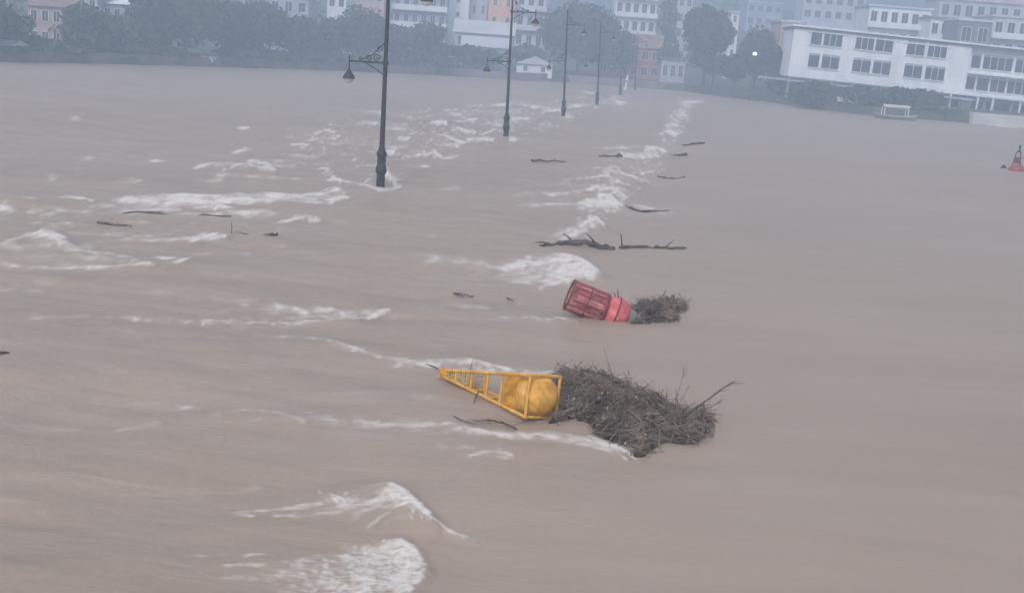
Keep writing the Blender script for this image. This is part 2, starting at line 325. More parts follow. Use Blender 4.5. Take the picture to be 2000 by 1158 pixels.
def build_water():
    v1, v0 = 1260.0, 38.0
    vv = np.arange(v1, v0, -1.7); Y = F_PX*CAM_H/vv
    u_in = np.arange(-0.47, 0.47, 0.00095); st = np.array([3, 2, 1.4, 1.05, .85, .7, .6, .53, .49])
    U = np.concatenate([-st, u_in, st[::-1]])
    ny, nu = len(Y), len(U)
    X = U[None,:] * Y[:,None]; YY = np.repeat(Y[:,None], nu, 1)
    # line of the flooded road's lower edge
    weir = [at(a, b) for a, b in [(760,1500),(830,1110),(1000,800),(1150,520),(1200,400),(1290,300),(1340,220),(1370,190)]]
    wy = np.array([p.y for p in weir]); wx = np.array([p.x for p in weir]); o = np.argsort(wy)
    wl = np.interp(YY, wy[o], wx[o]); rough = 1/(1+np.exp((X-wl)/1.2))
    Z = np.zeros_like(X)
    rg = np.random.default_rng(5)
    for k in range(46):
        L = 10**rg.uniform(-.25, 1.0); th = rg.normal(math.pi/2, .75) if k % 3 else rg.uniform(0, math.pi)
        kx, ky = math.cos(th)*2*math.pi/L, math.sin(th)*2*math.pi/L
        amp = 0.0040 * L**.75; cell = YY**2/(F_PX*CAM_H)*1.7
        fade = np.clip(L/(cell*3) - .6, 0, 1)
        Z += np.sin(X*kx + YY*ky + rg.uniform(0, 6.28)) * amp * fade * (0.22 + 1.0*rough) * (.6+.4*np.sin(X*.11+k))
    foam = np.zeros_like(X); hum = np.zeros_like(X); dip = np.zeros_like(X)
    yi = Y
    for pts, s0, s1, hw, h, jit in STROKES:
        P = [at(a, b, max(h, 0)*.8) for a, b in pts]
        seg = [ (P[i+1]-P[i]).length for i in range(len(P)-1)]; tot = sum(seg) or 1; acc = 0
        ph = rg.uniform(0, 50)
        for i in range(len(P)-1):
            yc = P[i].y; sx0 = max(hw*yc/F_PX, .03); n = max(2, int(seg[i]/(sx0*.55)) + 1); n = min(n, 260)
            for j in range(n):
                t = j/n; p = P[i].lerp(P[i+1], t); q = (acc + seg[i]*t)/tot
                s = s0 + (s1-s0)*q
                wob = mnoise.noise(Vector((p.x*1.3+ph, p.y*.5, 0)))
                s *= 1 + jit*2.2*mnoise.noise(Vector((p.x*2.5, p.y*1.2+ph, 2)))
                yc = p.y; sx = max(hw*yc/F_PX, .03); sy = hw*yc*yc/(F_PX*CAM_H)*.75
                if h > 0: sy_cap = 1.4 + yc*.03; sy = min(sy, sy_cap*1.4)
                cx = p.x; cyy = p.y + wob*sy*.9
                hh = .62*h*(.25 + .75*min(1, abs(s)*1.1)) * (1+.35*wob) if h > 0 else h
                ex = 3.4*max(sx, abs(h)*1.0); ey = 3.4*max(sy, abs(h)*1.3)
                m = np.nonzero((yi > cyy-ey) & (yi < cyy+ey))[0]
                if len(m) == 0: continue
                a, b = m[0], m[-1]+1
                ylo, yhi = yi[a:b].min(), yi[a:b].max()
                us = [(cx-ex*2.2)/ylo, (cx-ex*2.2)/yhi, (cx+ex)/ylo, (cx+ex)/yhi]
                c0 = max(0, np.searchsorted(U, min(us))-1); c1 = np.searchsorted(U, max(us))+1
                dx = X[a:b,c0:c1]-cx; dy = YY[a:b,c0:c1]-cyy
                if s > 0 and False:
                    gd2 = (dx/sx)**2 + (dy/sy)**2
                    foam[a:b,c0:c1] = np.maximum(foam[a:b,c0:c1], s*np.exp(-gd2*.8))
                if hh:
                    hx = max(sx*1.5, abs(hh)*1.5); hy = max(sy*1.5, abs(hh)*2.0)
                    hxx = np.where(dx < 0, hx*2.4, hx)        # long back, steep face on the upstream side
                    gg = np.exp(-((dx/hxx)**2 + (dy/hy)**2)*.8)*hh
                    if hh > 0: hum[a:b,c0:c1] = np.maximum(hum[a:b,c0:c1], gg)
                    else: dip[a:b,c0:c1] = np.minimum(dip[a:b,c0:c1], gg)
            acc += seg[i]
    # foam laid down as many short torn dabs, drawn out along the current
    def dab(px, py, ln, th, ang, s, z=0.0):
        p = at(px, py, z); yc = p.y; kx = F_PX/yc; ky = F_PX*CAM_H/yc**2
        fs = min(1.0, max(.56, (py - 40)/460)); ln *= fs; th = max(1.0, th*(.35+.65*fs)); s = min(.9, s*(1.18 + 1.5*(1-fs)))
        e = 2.2*max(ln, th); ca, sa = math.cos(ang), math.sin(ang)
        ylo = max(yc - e/ky, 9); yhi = min(yc + e/ky*1.3, 360)
        a = np.searchsorted(yi, ylo); b = np.searchsorted(yi, yhi)
        if b - a < 1: return
        ex = e/kx; us = [(p.x-ex)/ylo, (p.x-ex)/yhi, (p.x+ex)/ylo, (p.x+ex)/yhi]
        c0 = max(0, np.searchsorted(U, min(us))-1); c1 = np.searchsorted(U, max(us))+1
        du = (X[a:b,c0:c1]-p.x)*kx; dv = -(YY[a:b,c0:c1]-yc)*ky - du*math.tan(-ROLL)*0
        l = (du*ca + dv*sa)/ln; t = (-du*sa + dv*ca)/th
        g_ = s*np.exp(-(np.where(l > 0, l*1.5, l)**2 + t*t))
        foam[a:b,c0:c1] = 1 - (1-foam[a:b,c0:c1])*(1-g_)
    rd = random.Random(77)
    for pts, s0, s1, hw, h, jit in STROKES:
        if max(s0, s1) <= 0: continue
        seg = [math.hypot(pts[i+1][0]-pts[i][0], pts[i+1][1]-pts[i][1]) for i in range(len(pts)-1)]; tot = sum(seg)
        n = int(tot*(.32 + .10*min(hw, 8)/3)*(1.6 if pts[0][1] < 420 else 1)) + 4 + (6 if pts[0][1] < 420 else 0)
        for k in range(n):
            q = rd.random(); d = q*tot; i = 0
            while i < len(seg)-1 and d > seg[i]: d -= seg[i]; i += 1
            f = d/seg[i]; x = pts[i][0]*(1-f)+pts[i+1][0]*f; y = pts[i][1]*(1-f)+pts[i+1][1]*f
            ang = math.atan2(pts[i+1][1]-pts[i][1], pts[i+1][0]-pts[i][0]) if pts[i+1][0] > pts[i][0] else 0
            s = (s0+(s1-s0)*q)*rd.uniform(.25, .95)*(1 if rd.random() > jit*.6 else .3)
            patch = mnoise.noise(Vector((x*.045, y*.09, 5)))
            s *= max(.12, 1 + 1.5*patch)
            off = rd.gauss(0, .62)*hw
            dab(x - abs(off)*rd.random()*3, y + off, rd.uniform(3, 9) + 6*(1-s1), rd.uniform(1.0, 2.1)*(1 + hw*.10), ang + rd.gauss(0, .12), min(.8, max(0, s)), h*.5)
    for poly, n, power, (l0, l1), smin, smax in PATCHES:
        xs_ = [p[0] for p in poly]; ys_ = [p[1] for p in poly]; k = 0
        while k < n:
            x = rd.uniform(min(xs_), max(xs_)); y = rd.uniform(min(ys_), max(ys_))
            c = False
            for i in range(len(poly)):
                x1, y1 = poly[i]; x2, y2 = poly[i-1]
                if (y1 > y) != (y2 > y) and x < (x2-x1)*(y-y1)/(y2-y1)+x1: c = not c
            if not c: continue
            k += 1; q = ((x-min(xs_))/(max(xs_)-min(xs_)))**power if power else 1
            s = 1.15*(smin + (smax-smin)*q)*rd.uniform(.3, 1)*max(.1, 1 + 1.6*mnoise.noise(Vector((x*.035, y*.12, 9)))) if q < .75 or power > 1 else (smin+(smax-smin)*q)*rd.uniform(.5, 1)
            ln = rd.uniform(l0, l1)*.5; dab(x, y, ln, rd.uniform(1.0, 2.6), rd.gauss(.0, .10), min(.85, max(0, s)))
    # crinkle the broken water itself
    cr = np.sin(X*23+YY*9)*np.sin(X*11-YY*17+1.3)*.5 + np.sin(X*37-YY*13)*.3
    Z += hum*(1 + .05*cr) + dip + foam*.006*cr*np.clip(40/YY, 0, 1)
    # rows behind the camera
    Xb = np.stack([U*5, U*300]); Yb = np.stack([np.full(nu, 4.0), np.full(nu, -300.0)])
    X = np.vstack([Xb[::-1], X]); YY = np.vstack([Yb[::-1], YY]); Z = np.vstack([np.zeros((2, nu)), Z]); foam = np.vstack([np.zeros((2, nu)), foam]); rough = np.vstack([np.ones((2, nu))*.5, rough])
    ny += 2
    me = bpy.data.meshes.new('water'); co = np.stack([X, YY, Z], -1).reshape(-1, 3)
    idx = np.arange(ny*nu).reshape(ny, nu)
    q = np.stack([idx[:-1,:-1], idx[:-1,1:], idx[1:,1:], idx[1:,:-1]], -1).reshape(-1, 4)
    me.vertices.add(len(co)); me.vertices.foreach_set('co', co.reshape(-1).astype('f'))
    me.loops.add(q.size); me.loops.foreach_set('vertex_index', q.reshape(-1).astype('i'))
    me.polygons.add(len(q)); me.polygons.foreach_set('loop_start', np.arange(0, q.size, 4, dtype='i'))
    me.update(calc_edges=True); me.polygons.foreach_set('use_smooth', np.ones(len(q), dtype=bool))
    for nm, arr in (('foam', foam), ('rapids', rough)):
        at_ = me.attributes.new(nm, 'FLOAT', 'POINT'); at_.data.foreach_set('value', arr.reshape(-1).astype('f'))
    return me

def water_material():
    m = bpy.data.materials.new('muddy_water'); m.use_nodes = True; t = m.node_tree; b = t.nodes['Principled BSDF']; L = t.links.new
    def node(k, **kw):
        n = t.nodes.new(k)
        for a, v in kw.items(): setattr(n, a, v)
        return n
    tc = node('ShaderNodeTexCoord')
    def noise(scale, stretch, detail=5, rough=.6, dist=0.0):
        mp = node('ShaderNodeMapping'); mp.inputs['Scale'].default_value = stretch; L(tc.outputs['Object'], mp.inputs[0])
        n = node('ShaderNodeTexNoise'); n.inputs['Scale'].default_value = scale; n.inputs['Detail'].default_value = detail; n.inputs['Roughness'].default_value = rough; n.inputs['Distortion'].default_value = dist
        L(mp.outputs[0], n.inputs['Vector']); return n.outputs['Fac']
    def math_(op, a, bb=None, c=None, clamp=False):
        n = node('ShaderNodeMath', operation=op, use_clamp=clamp)
        for i, x in enumerate((a, bb, c)):
            if x is None: continue
            if isinstance(x, (int, float)): n.inputs[i].default_value = x
            else: L(x, n.inputs[i])
        return n.outputs[0]
    fa = node('ShaderNodeAttribute', attribute_name='foam').outputs['Fac']; ra = node('ShaderNodeAttribute', attribute_name='rapids').outputs['Fac']
    # foam torn into streaks drawn out along the current
    n1 = noise(2.6, (.55, 1.5, 2), 6, .65, .5); n2 = noise(11, (.45, 1.3, 1), 5, .7, .3); n3 = noise(38, (.45, 1.1, 1), 3, .7)
    brk = math_('ADD', math_('ADD', math_('MULTIPLY', n1, .45), math_('MULTIPLY', n2, .35)), math_('MULTIPLY', n3, .20))
    k = math_('ADD', fa, math_('MULTIPLY', math_('SUBTRACT', brk, .5), math_('MULTIPLY', 1.7, math_('POWER', fa, .8))))
    mr = node('ShaderNodeMapRange'); mr.inputs['From Min'].default_value = .03; mr.inputs['From Max'].default_value = 1.15; L(k, mr.inputs['Value'])
    mask = math_('POWER', mr.outputs[0], 1.2)
    # faint scum lines in the rapids
    sc = noise(0.9, (.35, 2.0, 1), 7, .68, .8); sm = node('ShaderNodeMapRange'); sm.inputs['From Min'].default_value = .56; sm.inputs['From Max'].default_value = .80; L(sc, sm.inputs['Value'])
    scum = math_('MULTIPLY', math_('MULTIPLY', sm.outputs[0], ra), .26)
    mask = math_('MAXIMUM', mask, scum)
    big = math_('ADD', math_('MULTIPLY', noise(.10, (.5, 1.0, 1), 4, .55, .3), .55), math_('MULTIPLY', noise(.55, (.22, 1.3, 1), 6, .62, .9), .45)); r = node('ShaderNodeValToRGB')
    r.color_ramp.elements[0].position = .36; r.color_ramp.elements[0].color = (.336, .254, .202, 1)
    r.color_ramp.elements[1].position = .66; r.color_ramp.elements[1].color = (.410, .316, .258, 1)
    L(big, r.inputs[0])
    mx = node('ShaderNodeMix', data_type='RGBA'); L(mask, mx.inputs['Factor']); L(r.outputs[0], mx.inputs['A']); mx.inputs['B'].default_value = (.78, .735, .70, 1)
    L(mx.outputs['Result'], b.inputs['Base Color'])
    L(math_('ADD', math_('MULTIPLY', mask, .35), .44), b.inputs['Roughness'])
    b.inputs['IOR'].default_value = 1.33; b.inputs['Specular IOR Level'].default_value = .6
    w1 = noise(.9, (.8, 1.5, 1), 5, .6, .3); w2 = noise(4.5, (.8, 1.6, 1), 4, .6, .2)
    hgt = math_('ADD', math_('MULTIPLY', w1, 1.0), math_('MULTIPLY', w2, .36))
    hgt = math_('ADD', math_('MULTIPLY', hgt, math_('ADD', math_('MULTIPLY', ra, .8), .25)), math_('MULTIPLY', math_('MULTIPLY', n2, mask), .5))
    bp = node('ShaderNodeBump'); bp.inputs['Strength'].default_value = .42; bp.inputs['Distance'].default_value = .12; L(hgt, bp.inputs['Height']); L(bp.outputs[0], b.inputs['Normal'])
    return m
wme = build_water(); wme.materials.append(water_material())
wob = bpy.data.objects.new('water', wme); COL.objects.link(wob); tag(wob, kind='structure')

# ------------------------------------------------------------------ embankment walls along the far shore
def shore_wall(name, px0, px1, z1, m, label, off=0.35, th=0.5, z0=-1.0, cat='wall'):
    P = [at(px0 + (px1-px0)*i/24, 0) for i in range(0)]
    xs = np.linspace(float(np.interp(px0, [a for a, b in SHORE_PX], [p.x for p in SH])), float(np.interp(px1, [a for a, b in SHORE_PX], [p.x for p in SH])), 40)
    b = MB(); n = len(xs)
    for x in xs:
        y = bankY(x) - off
        b.v += [(x, y, z0), (x, y, z1), (x, y+th, z1), (x, y+th, z0)]
    for i in range(n-1):
        for j in range(4):
            q = (j+1) % 4; b.f.append((i*4+j, (i+1)*4+j, (i+1)*4+q, i*4+q))
    b.f += [(0,1,2,3), ((n-1)*4+3, (n-1)*4+2, (n-1)*4+1, (n-1)*4)]
    o = b.build(name, m); tag(o, label, cat); return o
shore_wall('embankment_wall', -400, 860, 1.25, m_stone, 'long low brown stone embankment along the far left waterline under the trees')
shore_wall('embankment_wall', 872, 1335, 1.35, mat('purple_stone', (.24,.19,.2), .9, .2, .5), 'purplish embankment wall behind the farther street lamps')
shore_wall('quay_wall', 1893, 2300, 1.55, m_quay, 'pale concrete quay wall below the right end of the white building', off=1.2, th=1.4)

# ------------------------------------------------------------------ trees
def leaves(name, lobes, n, size, m, seed, parent=None, shell=.45):
    rg = np.random.default_rng(seed); L = np.array(lobes, float)          # cx cy cz rx ry rz
    area = (L[:,3]*L[:,5]); pick = rg.choice(len(L), n, p=area/area.sum())
    d = rg.normal(size=(n,3)); d /= np.linalg.norm(d, axis=1, keepdims=True)
    r = 1 - shell*rg.random(n)**1.6
    lump = 1 + .10*np.sin(d[:,0]*7+pick)*np.sin(d[:,2]*6+pick*2) + rg.normal(0, .035, n)
    c = L[pick,:3] + d*L[pick,3:]*(r*lump)[:,None]
    nrm = d + rg.normal(0, .55, (n,3)); nrm /= np.linalg.norm(nrm, axis=1, keepdims=True)
    a = np.cross(nrm, rg.normal(size=(n,3))); a /= np.linalg.norm(a, axis=1, keepdims=True); b = np.cross(nrm, a)
    s = size*rg.uniform(.55, 1.35, (n,1)); a *= s; b *= s*rg.uniform(.5, .9, (n,1))
    V = np.stack([c-a, c-b*.8+a*.2, c+a, c+b], 1)
    return quads(name, V, m, parent)
def crown_lobes(kind, Wd, Hh, rg):
    """lobes for a crown Wd wide and Hh tall, centred over (0,0,0..Hh)."""
    out = []
    if kind == 'round':
        out.append((0, 0, Hh*.52, Wd*.46, Wd*.42, Hh*.46))
        for k in range(7):
            a = k*2.4; out.append((math.cos(a)*Wd*.24, math.sin(a)*Wd*.2, Hh*(.38+.3*rg.random()), Wd*.25, Wd*.25, Hh*.27))
    elif kind == 'tall':
        for k in range(9):
            z = Hh*(.14 + .76*k/8); ww = Wd*(.36 - .12*abs(k/8-.45)*2); a = rg.random()*6.28
            out.append((math.cos(a)*Wd*.13, math.sin(a)*Wd*.12, z, ww, ww, Hh*.16))
    elif kind == 'hedge':
        n = max(3, int(Wd/Hh*2.2))
        for k in range(n): out.append(((k+.5)/n*Wd - Wd/2, rg.uniform(-.3,.3), Hh*.45, Wd/n*.85, 1.3, Hh*rg.uniform(.46, .56)))
    else:
        for k in range(8):
            a = rg.random()*6.28; r = rg.random()*.3
            out.append((math.cos(a)*Wd*r, math.sin(a)*Wd*r, Hh*rg.uniform(.25,.78), Wd*rg.uniform(.2,.32), Wd*rg.uniform(.2,.3), Hh*rg.uniform(.16,.26)))
    return out
def tree(px, top, wpx, off, label, kind='loose', m=None, group=None, trunk=.3, name='tree', bot=None, seed=None, n=None, leaf=.42, lean=0):
    """crown centred on column px of the photograph, top at pixel `top`, standing `off` metres behind the waterline."""
    Y = behind(px, off)
    x = atY(px, 110, Y).x; z0 = groundz(x, Y) if off > .5 else 0.0
    ztop = atY(px, top, Y).z; Ht = ztop - z0; Wd = wpx/ppm(Y)
    cb = Ht*trunk if bot is None else max(0, atY(px, bot, Y).z - z0)
    seed = seed or int(px*7+top+4000)
    rg = random.Random(seed); root = empty(name, (x, Y, z0 - .1))
    tag(root, label, 'hedge' if kind == 'hedge' else ('shrub' if name == 'shrub' else 'tree'), group)
    Hc = Ht - cb
    lobes = [(a+lean*c/Hc, b, c+cb, d, e, f) for a, b, c, d, e, f in crown_lobes(kind, Wd, Hc, rg)]
    ar = sum(l[3]*l[5] for l in lobes)
    nn = n or int(min(5200, max(900, ar*52/(leaf/.42)**2)))
    leaves('crown' if name == 'tree' else 'foliage', lobes, nn, leaf, m or (m_leaf if rg.random() < .6 else m_leaf2), seed, root)
    b = MB(); tr = max(.1, Ht*.022)
    b.tube([(0,0,0),(rg.uniform(-.1,.1),0,cb*.6+.2),(lean*.3,0,cb+Hc*.35),(lean*.6,0,cb+Hc*.7)], [tr*1.3, tr, tr*.7, tr*.2], 8)
    for k in range(5):
        a = k*1.3 + rg.random(); zz = cb + Hc*(.05+.08*k)
        b.tube([(0,0,zz),(math.cos(a)*Wd*.15, math.sin(a)*Wd*.12, zz+Hc*.14),(math.cos(a)*Wd*.3, math.sin(a)*Wd*.24, zz+Hc*.24)], [tr*.55, tr*.35, tr*.1], 6)
    b.build('trunk' if name == 'tree' else 'stem', m_bark, root)
    return root
GL = 'trees along the far left bank'
TL = [(-70,-30,150,6,'round','leafy tree at the left edge of the far bank, cut by the picture edge'),
 (28,22,95,5,'loose','leafy tree left of the pink house on the far left bank'),
 (92,72,110,3,'loose','low bushy tree in front of the pink house'),
 (160,12,100,6,'tall','tall hazy tree directly right of the pink house'),
 (222,22,95,5,'round','rounded tree under the bright roof on the left bank'),
 (290,-25,110,8,'tall','tall dark tree right of the bright roof, top out of frame'),
 (362,-30,120,6,'round','broad dark tree above the pale kiosk on the bank'),
 (435,-22,110,7,'loose','dense dark tree just right of the pale kiosk'),
 (505,2,100,6,'loose','tree with a ragged top in the middle of the left tree row'),
 (570,22,95,5,'round','lower rounded tree left of the pale house gap'),
 (628,34,80,5,'loose','lower tree directly beneath the pale house on the left bank'),
 (702,6,88,5,'round','rounded tree left of the nearest street lamp'),
 (765,30,80,6,'loose','tree right behind the pole of the nearest street lamp'),
 (830,34,90,5,'loose','tree under the ledge of the bluish block, last of the left row'),
 (470,70,140,2,'loose','low bush at the water below the ragged tree'),
 (250,78,150,2,'loose','low bush at the water below the rounded left tree'),
 (600,84,140,2,'loose','low dark bush at the waterline left of the lamp with hanging lantern'),
 (790,88,130,2,'loose','low dark bush at the waterline right of the nearest lamp')]
for i, (px, top, wp, off, kind, lab) in enumerate(TL):
    low = top > 60; wp *= 1.0 if low else 1.35
    tree(px, top, wp, off, lab, kind, group=GL if not low else 'bushes at the left waterline', trunk=.0 if low else .08, name='shrub' if low else 'tree', leaf=.36)
for px, top, lab in [(20,88,'dark waterside bush below the tree at the extreme left'),(130,90,'dark waterside bush right of the low bushy tree'),(330,92,'dark waterside bush just left of the pale kiosk'),(455,96,'dark waterside bush just right of the pale kiosk'),(535,98,'dark waterside bush beneath the lower rounded tree'),(680,102,'dark waterside bush directly behind the hanging lantern of the nearest lamp'),(735,106,'dark waterside bush hidden partly by the pole of the nearest lamp'),(850,108,'dark waterside bush at the right end of the left embankment')]:
    tree(px, top, 120, 1.6, lab, 'loose', m=m_leaf, group='bushes at the left waterline', trunk=.0, name='shrub', leaf=.34)
tree(905, 86, 90, 4, 'low leafy tree below the terrace roofs, left of the second lamp', 'loose', trunk=.15)
tree(955, 92, 80, 4, 'low tree just left of the second lamp pole', 'loose', trunk=.15)
tree(1030, 84, 70, 6, 'small dark tree squeezed between the second lamp and the big round tree', 'round', trunk=.3)
tree(1130, -2, 166, 7, 'huge dome-shaped tree behind the third street lamp', 'round', m=m_leaf, bot=128, leaf=.45, n=6500)
tree(1222, 62, 52, 9, 'narrow tree right beside the huge dome-shaped tree', 'tall', m=m_leaf2, trunk=.2)
tree(1258, 82, 46, 14, 'small light tree above the reddish shop building', 'loose', m=m_leaf2, trunk=.3)
tree(1298, -10, 46, 30, 'thin tall tree right of the white tiered block', 'tall', m=m_leaf2, trunk=.3)
tree(1308, 66, 62, 8, 'pale ragged tree left of the tall dark tree', 'loose', m=m_leaf2, trunk=.25)
tree(1379, 8, 104, 6, 'tall dark broad-crowned tree left of the lit lamp', 'round', m=m_leaf, bot=122, leaf=.45, n=4500)
tree(1398, 92, 96, 4, 'lower spreading tree at the foot of the tall dark tree', 'loose', m=m_leaf, trunk=.2)
tree(1478, 48, 76, 7, 'rounded dark tree behind the lit lamp', 'round', m=m_leaf, bot=160, leaf=.42)
tree(1440, 104, 70, 6, 'small tree between the two dark trees near the lit lamp', 'loose', m=m_leaf, trunk=.2)
tree(1516, 92, 40, 9, 'slim shaded tree at the left corner of the white building', 'tall', m=m_leaf, trunk=.1)
tree(1602, 156, 112, -.6, 'dark clipped shrub mass at the water under the white building, leftmost', 'round', m=m_leaf, trunk=.0, name='shrub', leaf=.3, n=3000)
tree(1700, 166, 110, 3.0, 'dark hedge bush behind the white van by the white building', 'round', m=m_leaf, trunk=.0, name='shrub', leaf=.3)
tree(1755, 168, 90, 3.5, 'dark bush directly behind the covered boat', 'loose', m=m_leaf, trunk=.0, name='shrub', leaf=.3)
tree(1812, 172, 84, 1.8, 'dark bush to the right of the covered boat', 'round', m=m_leaf, trunk=.0, name='shrub', leaf=.3)
tree(1862, 212, 66, .8, 'low shrub at the left end of the pale quay wall', 'round', m=m_leaf, trunk=.0, name='shrub', leaf=.25)
tree(1448, 172, 62, 1.2, 'low olive shrub at the waterline left of the lit lamp', 'loose', m=m_leaf2, trunk=.0, name='shrub', leaf=.25)
tree(1540, 170, 50, 2.0, 'dim shrub at the corner below the canopy of the white building', 'loose', m=m_leaf, trunk=.0, name='shrub', leaf=.3)

# wooded hillside: nobody could count these crowns
rg = np.random.default_rng(3); NV = 52000
hx = rg.uniform(-260, 420, NV); hd = 45 + 560*rg.random(NV)**1.3
lum = np.array([mnoise.noise(Vector((a*.045, b*.03, 0))) for a, b in zip(hx, hd)])
keep = lum > -.08; hx, hd, lum = hx[keep], hd[keep], lum[keep]
hy = np.interp(hx, shx, shy) + hd
hz = np.interp(hd, PROF_D, PROF_Z) + rg.random(len(hx))*(2.5 + 9*np.clip(lum+.1, 0, .6))
n = len(hx); c = np.stack([hx, hy, hz], 1); a = rg.normal(size=(n,3)); b = rg.normal(size=(n,3)); a /= np.linalg.norm(a, axis=1, keepdims=True); b /= np.linalg.norm(b, axis=1, keepdims=True)
s = (.8 + hd/260)[:,None]
o = quads('hillside_woods', np.stack([c-a*s, c-b*s*.7, c+a*s, c+b*s*.7], 1), m_leaf2); tag(o, 'hazy wooded hillside rising behind the riverside town', 'woods', kind='stuff')

# ------------------------------------------------------------------ buildings of the far town
def building(name, label, x0p, x1p, top, off, wall, floors=3, cols=3, roof=None, depth=9, wincol=None, ww=.5, wh=.5, base=None, band=None, rooftype='flat', cat='building', yaw=0, ledge=None):
    xm = (x0p+x1p)/2; Y = behind(xm, off, 90)
    x = atY(xm, 90, Y).x; z0 = groundz(x, Y) - .6; zt = atY(xm, top, Y).z; Wd = (x1p-x0p)/ppm(Y); H = zt - z0
    root = empty(name, (x, Y, z0), (0,0,yaw)); tag(root, label, cat)
    b = MB(); b.box(-Wd/2, Wd/2, 0, depth, 0, H); b.build('wall', wall, root)
    fh = (H-.6)/floors; cw = Wd/cols
    for i in range(floors):
        for j in range(cols):
            cx = -Wd/2 + (j+.5)*cw; cz = .6 + (i+.52)*fh; hw, hh = cw*ww/2, fh*wh/2
            f = MB()
            f.box(cx-hw-.09, cx-hw, -.07, .0, cz-hh-.09, cz+hh+.09); f.box(cx+hw, cx+hw+.09, -.07, .0, cz-hh-.09, cz+hh+.09)
            f.box(cx-hw, cx+hw, -.07, .0, cz+hh, cz+hh+.09); f.box(cx-hw, cx+hw, -.1, .0, cz-hh-.09, cz-hh); f.box(cx-.03, cx+.03, -.055, -.021, cz-hh, cz+hh)
            wn = f.build('window', m_frame, root)
            p = MB(); p.box(cx-hw, cx+hw, -.02, .0, cz-hh, cz+hh); p.build('pane', wincol or m_pane, wn)
    if rooftype == 'flat':
        r = MB(); r.box(-Wd/2-.25, Wd/2+.25, -.3, depth+.2, H+.002, H+.35); r.build('roof', roof or m_cream, root)
    elif rooftype == 'gable':
        r = MB(); e = .45; h = min(2.6, Wd*.22)
        r.add([(-Wd/2-e,-e,H-.05),(Wd/2+e,-e,H-.05),(Wd/2+e,depth+e,H-.05),(-Wd/2-e,depth+e,H-.05),(-Wd/2-e,depth/2,H+h),(Wd/2+e,depth/2,H+h)],
              [(0,1,5,4),(2,3,4,5),(0,4,3),(1,2,5),(0,3,2,1)]); r.build('roof', roof or m_roof, root)
    elif rooftype == 'front_gable':
        r = MB(); e = .4; h = Wd*.22
        r.add([(-Wd/2-e,-e,H-.05),(Wd/2+e,-e,H-.05),(Wd/2+e,depth+e,H-.05),(-Wd/2-e,depth+e,H-.05),(0,-e,H+h),(0,depth+e,H+h)],
              [(0,1,4),(2,3,5),(0,4,5,3),(1,2,5,4),(0,3,2,1)]); r.build('roof', roof or m_roof, root)
    if ledge:
        for i in range(1, floors+1):
            l = MB(); z = .6 + (i-1)*fh + .02
            l.box(-Wd/2-.2, Wd/2+.2, -1.1, -.002, z, z+.18); l.box(-Wd/2-.2, Wd/2+.2, -1.1, -1.0, z+.181, z+1.0); l.build('balcony', ledge, root)
    return root
building('pink_house', 'pinkish two-storey house among trees at the far left', 55, 122, 12, 14, m_pinkw, 2, 3, m_roof, rooftype='gable')
building('low_house', 'low house with a bright pale roof above the left tree row', 200, 257, 8, 18, m_bluew, 2, 3, m_white, rooftype='gable')
building('small_house', 'grey-blue roofed hut at the extreme left waterline', -30, 20, 88, 3, m_bluew, 1, 2, m_white, depth=4, rooftype='gable')
building('dark_house', 'hazy house with a dark roof above the trees at the far left', 130, 190, -8, 26, m_lilac, 3, 3, m_roofg, rooftype='gable')
building('terrace_house', 'dim bluish house behind the trees left of the pale house', 470, 600, -6, 34, m_bluew, 3, 5, m_cream)
building('pale_house', 'small pale house seen between trees left of the nearest lamp', 636, 672, -20, 24, m_white, 3, 2, m_cream)
building('rose_house', 'pale rose house just left of the nearest lamp pole', 686, 746, -35, 30, mat('rose_render', (.6,.42,.42), .85, .1, .4), 3, 3, m_roof)
building('bluish_block', 'bluish apartment block with a pale ledge right of the nearest lamp', 764, 868, -45, 24, m_bluew, 5, 6, m_cream, ledge=m_white)
building('narrow_tower', 'tall plain white tower block left of the orange house', 869, 911, -70, 22, m_white, 7, 1, m_cream, ww=.14, wh=.3)
building('lilac_block', 'greyish lilac block between the white tower and the orange house', 913, 947, -60, 24, m_lilac, 6, 2, m_cream, ww=.3)
building('orange_house', 'orange painted house left of the second lamp', 949, 1000, -50, 22, m_orangew, 5, 2, m_cream, ww=.25, wh=.4)
building('row_house', 'low terrace with long pale roofs below the orange house', 888, 1000, 66, 13, m_lilac, 2, 5, m_cream, depth=6, rooftype='gable')
building('row_shed', 'second, lower long pale roof nearest the water below the orange house', 905, 990, 92, 8, m_bluew, 1, 4, m_cream, depth=4, rooftype='gable')
building('lilac_house', 'pale lilac house with balconies right of the second lamp', 1003, 1060, -55, 20, mat('pale_lilac', (.62,.60,.68), .85, .06, .4), 5, 3, m_cream, ledge=mat('pale_lilac', (.6,.6,.6)))
building('gabled_hut', 'white hut with a sloping roof at the waterline under the round tree', 1012, 1082, 126, 2.5, m_white, 1, 2, m_cream, depth=4, rooftype='front_gable', ww=.2)
building('tiered_block', 'tall white apartment block with tiers of balconies behind the round tree', 1196, 1276, -70, 45, m_white, 6, 5, m_cream, ledge=m_white, ww=.55)
building('back_block', 'pale hazy block filling the gap behind the tall dark tree', 1302, 1345, -40, 60, m_cream, 6, 3, m_cream)
building('red_shop', 'reddish shop building behind the fourth and fifth lamps', 1172, 1292, 92, 11, m_redw, 2, 6, m_roof, depth=6, rooftype='gable', ww=.6)
building('pink_shop', 'small pinkish gabled building left of the tall dark tree', 1240, 1284, 78, 13, m_pinkw, 3, 2, m_roof, depth=6, rooftype='front_gable')
building('lilac_shed', 'dim lilac shed below the pale ragged tree', 1296, 1342, 118, 6, m_lilac, 1, 3, m_roofg, depth=4)
